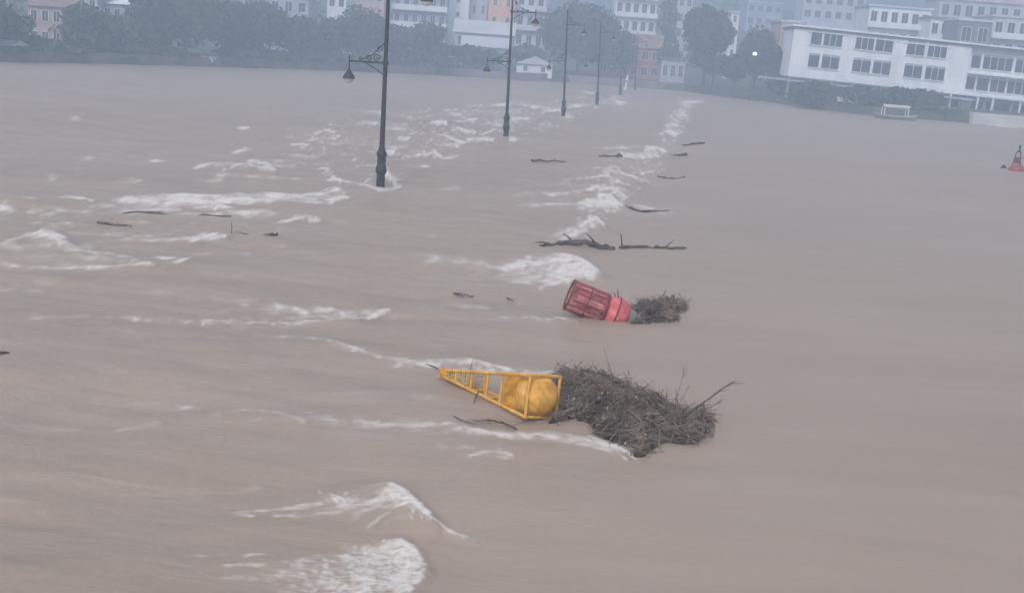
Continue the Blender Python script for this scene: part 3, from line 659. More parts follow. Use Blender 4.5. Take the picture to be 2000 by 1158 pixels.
building('white_tower', 'narrow white building sliver between the two dark trees', 1422, 1438, 26, 40, m_white, 6, 1, m_cream, ww=.3)
building('corner_house', 'small pinkish house peeking out left of the white building', 1522, 1556, 44, 26, mat('rose_render', (.6,.4,.4)), 4, 1, m_cream)
building('pale_kiosk', 'small pale kiosk on the left embankment', 378, 416, 116, 1.6, m_white, 1, 2, m_cream, depth=3, cat='kiosk', ww=.3)

def far_block(x0p, x1p, top, off, wall, label, floors, cols, roofm, rt_='flat', ledge=None, depth=10): return building('hillside_building', label, x0p, x1p, top, off, wall, floors, cols, roofm, rooftype=rt_, ledge=ledge, depth=depth, ww=.55)
far_block(1690, 1810, 16, 52, m_white, 'white building with a long row of windows rising behind the roof of the white building', 4, 6, m_cream, ledge=m_white)
far_block(1812, 1868, 38, 44, m_white, 'white block with a dark overhanging roof behind the middle of the white building', 4, 3, m_roofg)
far_block(1868, 1932, 42, 36, m_roofg, 'square dark grey block rising over the white building', 3, 2, m_cream)
far_block(1934, 2030, 36, 40, m_cream, 'pale balconied block at the upper right edge', 4, 4, m_cream, ledge=m_white)
far_block(1826, 2010, 4, 85, m_cream, 'long hillside building under a pink roof at the upper right', 4, 8, m_roofp, 'gable')
far_block(1560, 1680, -10, 150, m_cream, 'faint pale building on the hill above the left part of the white building', 4, 6, m_cream)
far_block(1452, 1520, 6, 160, m_bluew, 'very faint building on the hill above the lit lamp', 3, 4, m_cream)

# the long white riverside building, placed storey by storey
def white_building():
    D0, D1 = 190.0, 187.0
    A = atY(1537, 145, D0); B = atY(2075, 211, D1); ax = Vector((B.x-A.x, B.y-A.y, 0)); Lx = ax.length; ax.normalize(); yaw = math.atan2(ax.y, ax.x); nrm = Vector((-ax.y, ax.x, 0))
    def loc(px, py):        # photograph pixel -> (along facade, height) on the facade plane
        d = ray(px, py); o = Vector((0,0,CAM_H)); t = (A-o).dot(nrm)/d.dot(nrm); p = o + d*t
        return (p-A).dot(ax), p.z
    root = empty('riverside_building', (A.x, A.y, 0), (0, R_(1.8), yaw)); tag(root, 'long white riverside building with two rows of paired windows', 'building')
    ct = math.tan(R_(1.8))
    def L(px, py):
        s, z = loc(px, py); return s, z + s*ct
    zb = np.mean([L(1540,146)[1], L(1720,167)[1], L(1880,189)[1]]); zt = np.mean([L(1540,47)[1], L(1720,68)[1], L(1880,90)[1]])
    xr = L(1886, 150)[0]; dep = 12
    m = MB(); m.box(0, xr, 0, dep, zb, zt); m.box(xr+.002, Lx, 1.0, dep, -1.5, zt); wall = m.build('wall', m_white, root)
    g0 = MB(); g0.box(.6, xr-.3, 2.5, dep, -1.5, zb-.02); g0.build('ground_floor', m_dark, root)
    for k in range(9):
        c = MB(); cx = .3 + k*(xr-.6)/8; c.box(cx-.16, cx+.16, .15, .47, -1.5, zb-.002); c.build('column', m_cream, root)
    c = MB(); c.box(-.5, xr+.2, -.9, 2.5, zb-.26, zb-.004); c.build('canopy', m_roofg, root)
    c = MB(); c.box(-4.5, xr+1, -2.0, -.91, zb-.75, zb-.45); c.build('awning', m_bluew, root)
    r = MB(); r.box(-.5, Lx+.5, -.5, dep+.4, zt+.002, zt+.26); r.build('parapet', m_white, root)
    r = MB(); r.box(-.25, Lx+.2, -.22, dep+.2, zt-.34, zt-.0); r.build('eaves', m_roofg, root)
    r = MB(); x = -.3
    rgn = random.Random(4)
    r = MB(); r.box(2, 9, 2, 8, zt+.262, zt+.9); r.build('roof_house', m_bluew, root)
    def win(px0, py0, px1, py1, z0, z1, deep=False):
        s0 = L(px0, (py0+py1)/2)[0]; s1 = L(px1, (py0+py1)/2)[0]; yb = 1.0 if deep else 0.0
        f = MB(); fr = .09
        f.box(s0-fr, s0, yb-.1, yb-.001, z0-fr, z1+fr); f.box(s1, s1+fr, yb-.1, yb-.001, z0-fr, z1+fr)
        f.box(s0, s1, yb-.1, yb-.001, z1, z1+fr); f.box(s0-.15, s1+.15, yb-.22, yb-.101, z0-fr-.03, z0-fr+.05); f.box(s0, s1, yb-.1, yb-.001, z0-fr, z0)
        k = max(1, int((s1-s0)/.9))
        for i in range(1, k): x = s0+(s1-s0)*i/k; f.box(x-.035, x+.035, yb-.08, yb-.03, z0, z1)
        wn = f.build('window', m_white, root)
        p = MB(); p.box(s0, s1, yb-.028, yb-.002, z0, z1); p.build('pane', m_pane, wn)
        p = MB(); p.box(s0, s1, yb-.05, yb-.031, z1-(z1-z0)*.16, z1); p.build('blind', m_bluew, wn)
        for sx in (s0-.3, s1+.12):
            pass
    U = [(1580,60,1601,88),(1605,62,1641,92),(1667,70,1703,97),(1706,74,1740,101),(1767,80,1802,107),(1808,86,1845,113)]
    Lo = [(1576,105,1597,132),(1602,108,1636,135),(1662,115,1697,142),(1702,118,1736,146),(1763,123,1798,151),(1804,128,1842,157)]
    for rows in (U, Lo):
        za = np.mean([L((a+c_)/2, d_)[1] for a, b, c_, d_ in rows]); zb_ = np.mean([L((a+c_)/2, b)[1] for a, b, c_, d_ in rows])
        for q in rows: win(*q, za, zb_)
    # string course and pilasters that frame the window pairs
    for (a, b_) in ((1570, 1648), (1656, 1748), (1756, 1852)):
        s0 = L(a, 110)[0]; s1 = L(b_, 110)[0]; zz = L((a+b_)/2, 57+(((a+b_)/2)-1537)*.118)[1]; zl = L((a+b_)/2, 138+(((a+b_)/2)-1537)*.118)[1]
        f = MB(); f.box(s0-.18, s0, -.16, -.001, zl, zz); f.box(s1, s1+.18, -.16, -.001, zl, zz); f.box(s0-.18, s1+.18, -.2, -.001, zz+.002, zz+.16); f.build('window_surround', m_white, root)
    # right-hand bays: deeper openings, balcony slabs, columns
    zU = (L(1940,137)[1], L(1940,108)[1]); zM = (L(1940,180)[1], L(1940,152)[1]); zG = (L(1940,220)[1], L(1940,197)[1])
    for (z0, z1), cs in ((zU, ((1893,1911),(1916,1974),(1980,2040))), (zM, ((1889,1907),(1911,1934),(1938,1968),(1972,2030))), (zG, ((1858,1902),(1906,1930),(1936,1984),(1990,2040)))):
        for a, b_ in cs:
            if a > 1886: win(a, 150, b_, 150, z0, z1, True)
    s0 = xr; 
    for z0 in (zM[0]-.55, zM[1]+.35):
        f = MB(); f.box(xr+.02, Lx, -.25, .998, z0-.12, z0+.12); f.build('balcony', m_white, root)
    z0 = zG[1] + .35; sL = L(1835, 185)[0]
    f = MB(); f.box(sL, Lx+.4, -1.2, -.26, z0, z0+.35); f.build('porch_roof', m_white, root)
    for px in (1850, 1903, 1933, 1987):
        s = L(px, 205)[0]; f = MB(); f.box(s-.13, s+.13, -1.1, -.84, -.9, z0-.002); f.build('column', m_white, root)
    f = MB(); f.box(sL, Lx, -1.3, -1.21, zG[0]-.7, zG[0]-.1); f.build('railing', m_cream, root)
    return root
white_building()

# fence and low wall between the tall tree and the white building
def picket_fence():
    r = empty('riverside_fence', (0,0,0)); tag(r, 'dim purplish fence of upright boards at the waterline beside the lit lamp', 'fence')
    P = [at(a, b-4) for a, b in [(1380,182),(1430,188),(1480,195),(1545,203)]]; pan = MB()
    L = 0
    for i in range(3):
        a, b = P[i]+Vector((0,2.0,0)), P[i+1]+Vector((0,2.0,0)); n = int((b-a).length/.42)
        for k in range(n):
            p = a.lerp(b, k/n); q = a.lerp(b, (k+.62)/n); h = 1.7 + random.uniform(-.15, .6)
            pan.add([(p.x,p.y,0),(q.x,q.y,0),(q.x,q.y,h),(p.x,p.y,h),(p.x,p.y+.06,0),(q.x,q.y+.06,0),(q.x,q.y+.06,h),(p.x,p.y+.06,h)], [(0,1,2,3),(5,4,7,6),(3,2,6,7),(0,3,7,4),(1,5,6,2)])
            if k % 6 == 0:
                pp = MB(); pp.box(p.x-.09, p.x+.09, p.y+.07, p.y+.25, -1, 2.1); pp.build('post', m_bark, r)
    pan.build('board_panel', mat('purple_boards', (.14,.10,.11), .9, .3, 1.2), r)
picket_fence()

# white van beside the hedge
def van(px, py):
    Y = behind(px, 2.2, py); x = atY(px, py, Y).x; z = 1.1
    r = empty('parked_van', (x, Y, z)); tag(r, 'white van half hidden by hedges under the white building', 'van')
    b = MB(); Lh = 2.1
    prof = [(-Lh,.35),(-Lh,1.05),(-1.55,1.2),(-1.0,1.85),(1.95,1.9),(Lh,1.2),(Lh,.35)]
    for y in (-.85, .85): b.v += [(a, y, c) for a, c in prof]
    n = len(prof)
    b.f = [tuple(range(n)), tuple(range(2*n-1, n-1, -1))] + [(i, (i+1) % n + 0, (i+1) % n + n, i+n) for i in range(n)]
    b.build('body', m_white, r)
    g_ = MB(); g_.box(-1.0, .2, -.87, -.852, 1.25, 1.7); g_.box(.35, 1.7, -.87, -.852, 1.25, 1.7); g_.build('side_window', m_pane, r)
    for wx in (-1.35, 1.35):
        for wy in (-.86, .66):
            t = MB(); t.tube([(wx, wy, .33), (wx, wy+.2, .33)], .33, 16); wq = t.build('wheel', m_tyre, r); t = MB(); t.tube([(wx, wy-.01, .33), (wx, wy+.05, .33)], .18, 12); t.build('rim', m_grey, wq)
van(1668, 192)

# covered boat moored at the bushes
def boat():
    p = at(1748, 234); r = empty('covered_boat', (p.x, p.y, 0), (0,0,R_(3))); tag(r, 'long low boat with a pale canopy frame moored in front of the dark bushes', 'boat')
    hw = 44/ppm(p.y); b = MB(); st = []
    for i in range(11):
        t = i/10*2-1; wv = .75*(1-abs(t)**3.5)+.02; zt = .45+.28*abs(t)**3
        st.append([(t*hw, -wv, zt), (t*hw*.93, -wv*.6, -.15), (t*hw*.93, wv*.6, -.15), (t*hw, wv, zt)])
    for s in st: b.v += s
    for i in range(10):
        for j in range(3): b.f.append((i*4+j, (i+1)*4+j, (i+1)*4+j+1, i*4+j+1))
    b.f += [(0,1,2,3), (43,42,41,40)]; b.build('hull', m_stone, r)
    d = MB(); d.box(-hw*.8, hw*.8, -.55, .55, .30, .36); d.build('deck', m_pinkw, r)
    gw = MB()
    for s in (-1, 1):
        pts = [(t[0][0], t[0][1]*s*-1 if s > 0 else t[0][1], t[0][2]) for t in st]
        gw.tube(pts, .05, 6)
    gw.build('gunwale', m_cream, r)
    x0, x1 = -hw*.58, hw*.5; f = MB()
    for x in (x0, x1):
        for y in (-.55, .55): f.tube([(x,y,.36),(x,y,1.55)], .06, 6)
    f.tube([(x0,-.55,1.55),(x1,-.55,1.55)], .06, 6); f.tube([(x0,.55,1.55),(x1,.55,1.55)], .06, 6); f.build('canopy_frame', m_white, r)
    c = MB(); n = 8
    for i in range(n+1):
        a = -1 + 2*i/n; c.v += [(x0-.15, a*.65, 1.62+.22*(1-a*a)), (x1+.15, a*.65, 1.62+.22*(1-a*a)), (x0-.15, a*.65, 1.66+.22*(1-a*a)), (x1+.15, a*.65, 1.66+.22*(1-a*a))]
    for i in range(n): k = i*4; c.f += [(k,k+4,k+5,k+1),(k+2,k+3,k+7,k+6)]
    c.build('canopy', m_quay, r)
boat()

# ------------------------------------------------------------------ street lamps
def make_lamp():
    root = empty('street_lamp', (0,0,0))
    p = lathe_mb([(.17,-2.0),(.17,.35),(.165,.55),(.125,1.0),(.105,1.6),(.088,4.0),(.075,6.5),(.058,8.6)], 14); p.build('pole', m_iron, root, True)
    c = lathe_mb([(.172,.45),(.215,.52),(.225,.62),(.20,.74),(.172,.80),(.168,1.12),(.205,1.18),(.205,1.26),(.15,1.36),(.127,1.5)], 14); c.build('base_collar', m_iron, root, True)
    f = lathe_mb([(.058,8.6),(.09,8.66),(.05,8.75),(.085,8.88),(.06,9.0),(.01,9.2)], 12); f.build('finial', m_iron, root, True)
    for z, s, L_ in ((4.75, -1, 1.42), (7.85, 1, 1.5)):
        a = MB(); a.tube([(s*.06,0,z),(s*L_,0,z)], .032, 8); a.tube([(s*L_,0,z-.30),(s*L_,0,z+.22)], .028, 6)
        arm = a.build('arm', m_iron, root)
        k = lathe_mb([(.09,z-.08),(.12,z-.05),(.12,z+.05),(.09,z+.08)], 12); k.build('arm_collar', m_iron, root)
        sc = MB()
        def spiral(cx, cz, r, t0, turns, d):
            pts = [(s*(cx + r*(1-k/16*.8)*math.cos(t0+d*k/16*turns*6.28)), 0, cz + r*(1-k/16*.8)*math.sin(t0+d*k/16*turns*6.28)) for k in range(17)]; sc.tube(pts, .02, 5)
        spiral(.32, z+.20, .17, -1.57, 1.3, 1); spiral(.68, z+.16, .13, -1.57, 1.3, -1); spiral(.22, z+.52, .13, -1.57, 1.3, 1); spiral(.98, z+.11, .085, -1.57, 1.2, 1)
        sc.tube([(s*.08,0,z+.75),(s*.2,0,z+.62),(s*.5,0,z+.30),(s*1.0,0,z+.05)], .022, 6); sc.tube([(s*.08,0,z-.45),(s*.35,0,z-.25),(s*.8,0,z-.03)], .022, 6)
        sc.build('scrollwork', m_iron, arm)
        zl = z - .30
        cap = lathe_mb([(.03,zl+.02),(.05,zl-.04),(.10,zl-.10),(.12,zl-.16),(.20,zl-.24),(.24,zl-.34),(.245,zl-.38),(.21,zl-.385)], 16, (s*L_,0,0)); lan = cap.build('lantern', m_iron, root, True)
        gl = lathe_mb([(.205,zl-.387),(.195,zl-.44),(.13,zl-.52),(.03,zl-.56)], 14, (s*L_,0,0)); gl.build('lantern_glass', m_glass_lamp, lan, True)
    return root
def copy_tree(o, parent=None):
    c = o.copy(); COL.objects.link(c)
    if parent: c.parent = parent
    for ch in list(o.children): copy_tree(ch, c)
    return c
LAMPS = [(743,362,-.6,'nearest street lamp, tall dark pole with foam swirling round its base'),
         (988,268,-1.3,'second nearest street lamp, in front of the orange and lilac houses'),
         (1100,228,-2.2,'third street lamp, standing before the huge round tree'),
         (1166,205,-2.2,'fourth street lamp, at the right side of the huge round tree'),
         (1211,187,-2.2,'fifth street lamp, left of the white marker post'),
         (1240,177,-2.2,'farthest street lamp of the row, right of the white marker post')]
lamp0 = make_lamp(); made = []
for i, (px, py, tl, lab) in enumerate(LAMPS):
    o = lamp0 if i == 0 else copy_tree(lamp0)
    o.location = at(px, py); o.rotation_euler = (0, R_(tl), R_(-4))
    tag(o, lab, 'street lamp', 'street lamps in a row along the flooded road')
p = at(1464, 198); r = empty('lit_street_lamp', p); tag(r, 'single lit street lamp standing in front of the dark trees', 'street lamp')
zt = atY(1464, 108, p.y).z
lathe_mb([(.14,-2),(.14,.9),(.09,1.1),(.06,zt-.15)], 10).build('pole', m_iron, r, True)
lathe_mb([(.06,zt-.15),(.2,zt-.1),(.24,zt+.02)], 12).build('lamp_holder', m_iron, r, True)
lathe_mb([(.22,zt+.022),(.33,zt+.18),(.33,zt+.32),(.2,zt+.46),(.02,zt+.5)], 14).build('globe', emat('lamp_glow', (1.0,.97,.9), 2.2), r, True)
p = at(1221, 176); r = empty('marker_post', p, (0, R_(5), 0)); tag(r, 'white marker post standing in the water beside the fifth lamp', 'marker post')
lathe_mb([(.16,-1),(.18,.2),(.2,1.6),(.14,2.3),(.03,2.5)], 10).build('post', m_white, r, True)
lathe_mb([(.205,1.2),(.21,1.25),(.21,1.45),(.205,1.5)], 10).build('band', m_grey, r, True)

# ------------------------------------------------------------------ buoys
def z_to(root, base, tip, roll=0.0):
    d = (tip-base).normalized(); q = d.to_track_quat('Z', 'Y'); root.rotation_euler = (q.to_matrix() @ Matrix.Rotation(roll, 3, 'Z')).to_euler(); root.location = base
def yellow_buoy():
    base = at(1062, 775, .36); tip = at(866, 728, .12)
    T = (tip-base).length; r = empty('yellow_buoy', base); tag(r, 'toppled yellow navigation buoy with an open ladder-like tower, wedged against the big debris pile', 'buoy'); z_to(r, base, tip, 0)
    q = r.rotation_euler.to_matrix(); v = Vector((0,0,CAM_H)) - base; r.rotation_euler = (q @ Matrix.Rotation(math.atan2(v.dot(q.col[1]), v.dot(q.col[0])) - R_(8), 3, 'Z')).to_euler()
    def hwd(z): return .335 - (.335-.055)*min(1, z/(T*.97))
    for sx in (-1, 1):
        for sy in (-1, 1):
            b = MB(); b.tube([(sx*hwd(0), sy*hwd(0), 0), (sx*hwd(T), sy*hwd(T), T*.97)], .028, 8); b.build('leg', m_yellow, r)
    for z in (.02, T*.29, T*.45, T*.63, T*.82):
        h = hwd(z); b = MB(); c = [(-h,-h),(h,-h),(h,h),(-h,h)]
        for i in range(4): b.tube([(*c[i], z), (*c[(i+1) % 4], z)], .024, 6)
        b.build('rung_frame', m_yellow, r)
    # solid day-mark plate on the far face, between two rungs
    for z0, z1, mm in ((T*.29, T*.45, m_orange),):
        b = MB(); h0, h1 = hwd(z0)-.02, hwd(z1)-.02
        for s in (-1,):
            b.add([(s*h0*.95, -h0, z0+.02),(s*h0*.95, h0, z0+.02),(s*h1*.95, h1, z1-.02),(s*h1*.95, -h1, z1-.02)], [(0,1,2,3)])
        o = b.build('day_mark', mm, r); so_ = o.modifiers.new('thick', 'SOLIDIFY'); so_.thickness = .012
    # faded netting round the slim top of the tower
    b = MB()
    for k in range(11):
        z = T*(.64 + .026*k); h = hwd(z)+.006; c = [(-h,-h),(h,-h),(h,h),(-h,h)]
        for i in range(4): b.tube([(*c[i], z), (*c[(i+1) % 4], z + random.uniform(-.02,.02))], .008, 4)
    for k in range(14):
        z = T*.64; a = k/14*6.28; h = hwd(z)*1.1; h2 = hwd(T*.9)*1.1
        b.tube([(math.cos(a)*h, math.sin(a)*h, z), (math.cos(a+.3)*h2, math.sin(a+.3)*h2, T*.9)], .007, 4)
    b.build('netting', m_yellow_old, r)
    # float collar with a bulging wrapped skin
    b = MB(); n = 30; prof = [(.03,-.12),(.16,-.11),(.26,-.06),(.32,.03),(.345,.14),(.335,.26),(.29,.35),(.19,.42),(.05,.44)]
    for rr, z in prof:
        for j in range(n):
            a = 6.283*j/n; k = 1 + .07*mnoise.noise(Vector((math.cos(a)*2.2, math.sin(a)*2.2, z*9))) + .035*mnoise.noise(Vector((math.cos(a)*6, math.sin(a)*6, z*20)))
            b.v.append((rr*k*math.cos(a), rr*k*math.sin(a), z))
    for i in range(len(prof)-1):
        for j in range(n): q = (j+1) % n; b.f.append((i*n+j, i*n+q, (i+1)*n+q, (i+1)*n+j))
    b.f += [tuple(range(n))[::-1], tuple((len(prof)-1)*n+j for j in range(n))]
    b.build('float', m_yellow, r, True)
    b = MB(); ring(b, .345, .10, .014); ring(b, .33, .27, .012); b.build('float_hoop', m_yellow_old, r)
    b = MB()
    for k in range(5):
        a = k*1.256; b.tube([(math.cos(a)*.25, math.sin(a)*.25, .02), (math.cos(a+.25)*.34, math.sin(a+.25)*.34, .21), (math.cos(a+.5)*.28, math.sin(a+.5)*.28, .42)], .012, 5)
    b.build('lashing', m_orange, r)
    lathe_mb([(.05,T*.90),(.085,T*.91),(.09,T*.99),(.06,T*1.02),(.02,T*1.03)], 14).build('lantern', m_orange, r, True)
    b = MB(); h = .075; z = T*.985
    b.tube([(-h,-h,z-.09),(h,h,z+.09)], .022, 6); b.tube([(h,-h,z-.09),(-h,h,z+.09)], .022, 6); b.tube([(-h,h,z-.09),(h,-h,z+.09)], .02, 6); b.build('top_mark', m_yellow, r)
    # ballast drum, awash below the tower
    bd = at(1008, 792, .03); li = Matrix.LocRotScale(base, r.rotation_euler, None).inverted()
    p = li @ bd
    d = MB(); d.tube([(p.x, p.y, p.z-.2), (p.x, p.y, p.z-.17), (p.x, p.y, p.z+.17), (p.x, p.y, p.z+.2)], [.10, .15, .15, .10], 18); d.build('ballast_drum', m_orange, r, True)
    return r
yb = yellow_buoy()

def red_buoy():
    c = at(1204, 613, .11); d = at(1108, 574, .48); r = empty('red_buoy', c); tag(r, 'toppled red buoy with a barred cage and rounded float, caught on the smaller debris clump', 'buoy'); z_to(r, c, d, 0)
    Rr = .345; z0, z1 = .30, 1.14
    b = MB(); ring(b, Rr, z0, .024); ring(b, Rr, z1, .026); ring(b, Rr, (z0+z1)/2, .016); b.build('cage_ring', m_dkred, r)
    for k in range(14):
        a = 6.283*k/14; b = MB(); pts = [(math.cos(a+t*.16)*Rr*.99, math.sin(a+t*.16)*Rr*.99, z0+(z1-z0)*t/6) for t in range(7)]; b.tube(pts, .007, 4); pts = [(math.cos(a-t*.16)*Rr*.985, math.sin(a-t*.16)*Rr*.985, z0+(z1-z0)*t/6) for t in range(7)]; b.tube(pts, .007, 4); b.build('cage_mesh', m_red, r); b = MB(); b.tube([(math.cos(a)*Rr, math.sin(a)*Rr, z0), (math.cos(a)*Rr, math.sin(a)*Rr, z1)], .0125, 6); b.build('cage_bar', m_dkred, r)
    b = MB()
    for k in range(8):                               # crossed reflector plates inside the cage
        pass
    for a in (0, math.pi/3, 2*math.pi/3):
        h = Rr*.93; b.add([(math.cos(a)*h, math.sin(a)*h, z0+.02),(-math.cos(a)*h, -math.sin(a)*h, z0+.02),(-math.cos(a)*h, -math.sin(a)*h, z1-.06),(math.cos(a)*h, math.sin(a)*h, z1-.06)], [(0,1,2,3)])
    o = b.build('reflector_plate', m_pink, r); q = o.modifiers.new('thick', 'SOLIDIFY'); q.thickness = .01
    lathe_mb([(.15,z0),(.15,z1-.25),(.12,z1-.18)], 18).build('inner_drum', m_pink, r, True)
    lathe_mb([(.12,.34),(.27,.30),(.355,.18),(.375,.03),(.35,-.12),(.27,-.24),(.16,-.30),(.10,-.31)], 28).build('float', m_red, r, True)
    lathe_mb([(.24,-.262),(.225,-.34),(.13,-.52),(.06,-.62),(.04,-.66)], 20).build('keel_cone', m_grey, r, True)
    b = MB(); ring(b, .378, .04, .018); b.build('float_band', m_dkred, r)
    li = Matrix.LocRotScale(c, r.rotation_euler, None).inverted(); b = MB(); a = li @ (c + Vector((.02,0,.30))); e = li @ (c + Vector((-.02,0,.55))); b.tube([a, e], [.02,.015], 6); e2 = li @ (c + Vector((-.10,.02,.47))); b.tube([li @ (c+Vector((-.02,0,.33))), e2], .012, 5); b.build('lifting_eye', m_dkred, r)
red_buoy()

def upright_buoy():
    p = at(1986, 334); r = empty('channel_buoy', p, (R_(2), R_(-3), R_(20))); tag(r, 'small upright red buoy afloat near the right edge of the river', 'buoy')
    lathe_mb([(.45,-.25),(.56,-.05),(.58,.12),(.50,.26),(.36,.36),(.30,.38)], 24).build('float', mat('dull_red', (.36,.07,.075), .6, .2, 4), r, True)
    for k in range(3):
        a = k*2.094+.3; b = MB(); b.tube([(math.cos(a)*.34, math.sin(a)*.34, .34), (math.cos(a)*.16, math.sin(a)*.16, 1.28)], .035, 6); b.build('leg', m_dkred, r)
        a2 = a+2.094; b = MB(); b.add([(math.cos(a)*.31, math.sin(a)*.31, .5),(math.cos(a2)*.31, math.sin(a2)*.31, .5),(math.cos(a2)*.24, math.sin(a2)*.24, .85),(math.cos(a)*.24, math.sin(a)*.24, .85)], [(0,1,2,3)]); o = b.build('plate', m_dkred, r); q = o.modifiers.new('thick', 'SOLIDIFY'); q.thickness = .012
    b = MB(); ring(b, .17, 1.28, .03, 14); ring(b, .25, .88, .02, 14); b.build('tower_ring', m_dkred, r)
    lathe_mb([(.10,1.28),(.12,1.34),(.05,1.42),(.035,1.50),(.075,1.52),(.075,1.70),(.02,1.76)], 12).build('lantern', m_iron, r, True)
upright_buoy()
p = at(1960, 329); o = lathe_mb([(.02,-.14),(.14,-.10),(.20,.0),(.19,.10),(.12,.18),(.04,.21),(.04,.28),(.01,.29)], 16).build('mooring_float', m_iron, None, True, p); tag(o, 'small dark mooring float left of the upright red buoy', 'float')

# ------------------------------------------------------------------ drifting wood
def stick(V, p, d, L_, r0, rg, bend=.18, sides=4, segs=3):
    """append small quads of one crooked twig."""
    d = d/np.linalg.norm(d); a = np.cross(d, rg.normal(size=3)); a /= np.linalg.norm(a); b = np.cross(d, a)
    pts = [p]; dd = d.copy()
    for k in range(segs):
        dd = dd + rg.normal(0, bend, 3); dd /= np.linalg.norm(dd); pts.append(pts[-1] + dd*L_/segs)
    rad = np.linspace(r0, r0*.35, segs+1)
    rings = [[q + (a*math.cos(6.283*j/sides) + b*math.sin(6.283*j/sides))*rd for j in range(sides)] for q, rd in zip(pts, rad)]
    for k in range(segs):
        for j in range(sides): q = (j+1) % sides; V.append((rings[k][j], rings[k][q], rings[k+1][q], rings[k+1][j]))
    return pts
def in_poly(x, y, P):
    c = False; n = len(P)
    for i in range(n):
        x1, y1 = P[i]; x2, y2 = P[i-1]
        if (y1 > y) != (y2 > y) and x < (x2-x1)*(y-y1)/(y2-y1)+x1: c = not c
    return c
def edge_dist(x, y, P):
    m = 1e9
    for i in range(len(P)):
        x1, y1 = P[i]; x2, y2 = P[i-1]; dx, dy = x2-x1, y2-y1; t = max(0, min(1, ((x-x1)*dx+(y-y1)*dy)/(dx*dx+dy*dy))); m = min(m, math.hypot(x-x1-t*dx, y-y1-t*dy))
    return m
def debris_pile(name, label, outline, hmax, n, seed, twig, rad, spikes, litter, cat='debris pile'):
    rg = np.random.default_rng(seed)
    P = [(q.x, q.y) for q in (at(a, b, 0.03 if k else .03) for k, (a, b) in enumerate(outline))]
    cx = sum(p[0] for p in P)/len(P); cy_ = sum(p[1] for p in P)/len(P); org = np.array([cx, cy_, 0])
    root = empty(name, (cx, cy_, 0)); tag(root, label, cat)
    xs = [p[0] for p in P]; ys = [p[1] for p in P]; W_ = min(max(xs)-min(xs), max(ys)-min(ys))*.5
    def h(x, y):
        if not in_poly(x, y, P): return -.05
        e = edge_dist(x, y, P); return hmax*min(1, e/(W_*.55))**.62*(.80+.45*mnoise.noise(Vector((x*1.6, y*1.0, seed))))
    # matted core
    b = MB(); N = 46; gx_ = np.linspace(min(xs), max(xs), N); gy_ = np.linspace(min(ys), max(ys), N)
    for y in gy_:
        for x in gx_: b.v.append((x-cx, y-cy_, h(x, y)*.80 - .04 + rg.normal(0, .012)))
    for i in range(N-1):
        for j in range(N-1): b.f.append((i*N+j, i*N+j+1, (i+1)*N+j+1, (i+1)*N+j))
    b.build('matted_core', mat('matted_debris', (.10,.082,.068), .95, .45, 9, bump=.8, bscale=30, spec=.05), root)
    V = []; V2 = []; c = 0
    while c < n:
        x = rg.uniform(min(xs)-.05, max(xs)+.05); y = rg.uniform(min(ys)-.05, max(ys)+.05)
        if not in_poly(x, y, P): continue
        c += 1; z = h(x, y); a = (rg.normal(0, .8) + (math.pi if rg.random() < .5 else 0)) if rg.random() < .6 else rg.uniform(0, 6.28)
        e = .05; gxv = (h(x+e, y)-h(x-e, y))/(2*e); gyv = (h(x, y+e)-h(x, y-e))/(2*e)
        d = np.array([math.cos(a), math.sin(a), 0]); d[2] = np.clip(d[0]*gxv + d[1]*gyv, -1, 1) + rg.normal(.04, .30)
        L_ = twig*rg.uniform(.35, 1.5)*(1 if rg.random() < .92 else 1.7)
        p = np.array([x-cx, y-cy_, z*rg.uniform(.72, 1.04)]) - d*L_*.5
        stick(V if rg.random() < .80 else V2, p, d, L_, rad*(rg.uniform(.5, 1.5) if rg.random() < .93 else rg.uniform(1.8, 3.2)), rg, .28)
    quads('twig_mass', np.array(V), m_twig, root)['kind'] = 'stuff'; quads('pale_twigs', np.array(V2), m_twig_l, root)['kind'] = 'stuff'
    V = []
    for k in range(int(n*.42)):
        x = rg.uniform(min(xs), max(xs)); y = rg.uniform(min(ys), max(ys))
        if not in_poly(x, y, P): continue
        cc = np.array([x-cx, y-cy_, h(x, y)*rg.uniform(.85, 1.05)]); a = rg.normal(size=3); a[2] *= .4; a /= np.linalg.norm(a); bb = np.cross(a, rg.normal(size=3)); sz = rg.uniform(.012, .035); V.append((cc-a*sz, cc-bb*sz*.5, cc+a*sz, cc+bb*sz*.5))
    quads('leaf_litter', np.array(V), m_dead, root)['kind'] = 'stuff'
    for (a0, b0, z0, a1, b1, z1, rr) in spikes:
        q0 = at(a0, b0, z0); 
        dd = ray(a1, b1); Yt = q0.y + (z1 if z1 else 0); q1 = atY(a1, b1, Yt)
        V = []; v0 = np.array(q0) - org; v1 = np.array(q1) - org; L_ = np.linalg.norm(v1-v0)
        pts = stick(V, v0, v1-v0, L_, rr, rg, .05, 6, 5)
        for k in range(int(3+L_*7)):
            i = rg.integers(2, 6); t = rg.random(); pp = pts[i-1]*(1-t)+pts[min(i, 5)]*t
            stick(V, pp, (v1-v0)/L_ + rg.normal(0, .55, 3), L_*rg.uniform(.10, .3), rr*.38, rg, .12, 4, 3)
        quads('branch', np.array(V), m_twig if rr < .02 else m_wood, root)
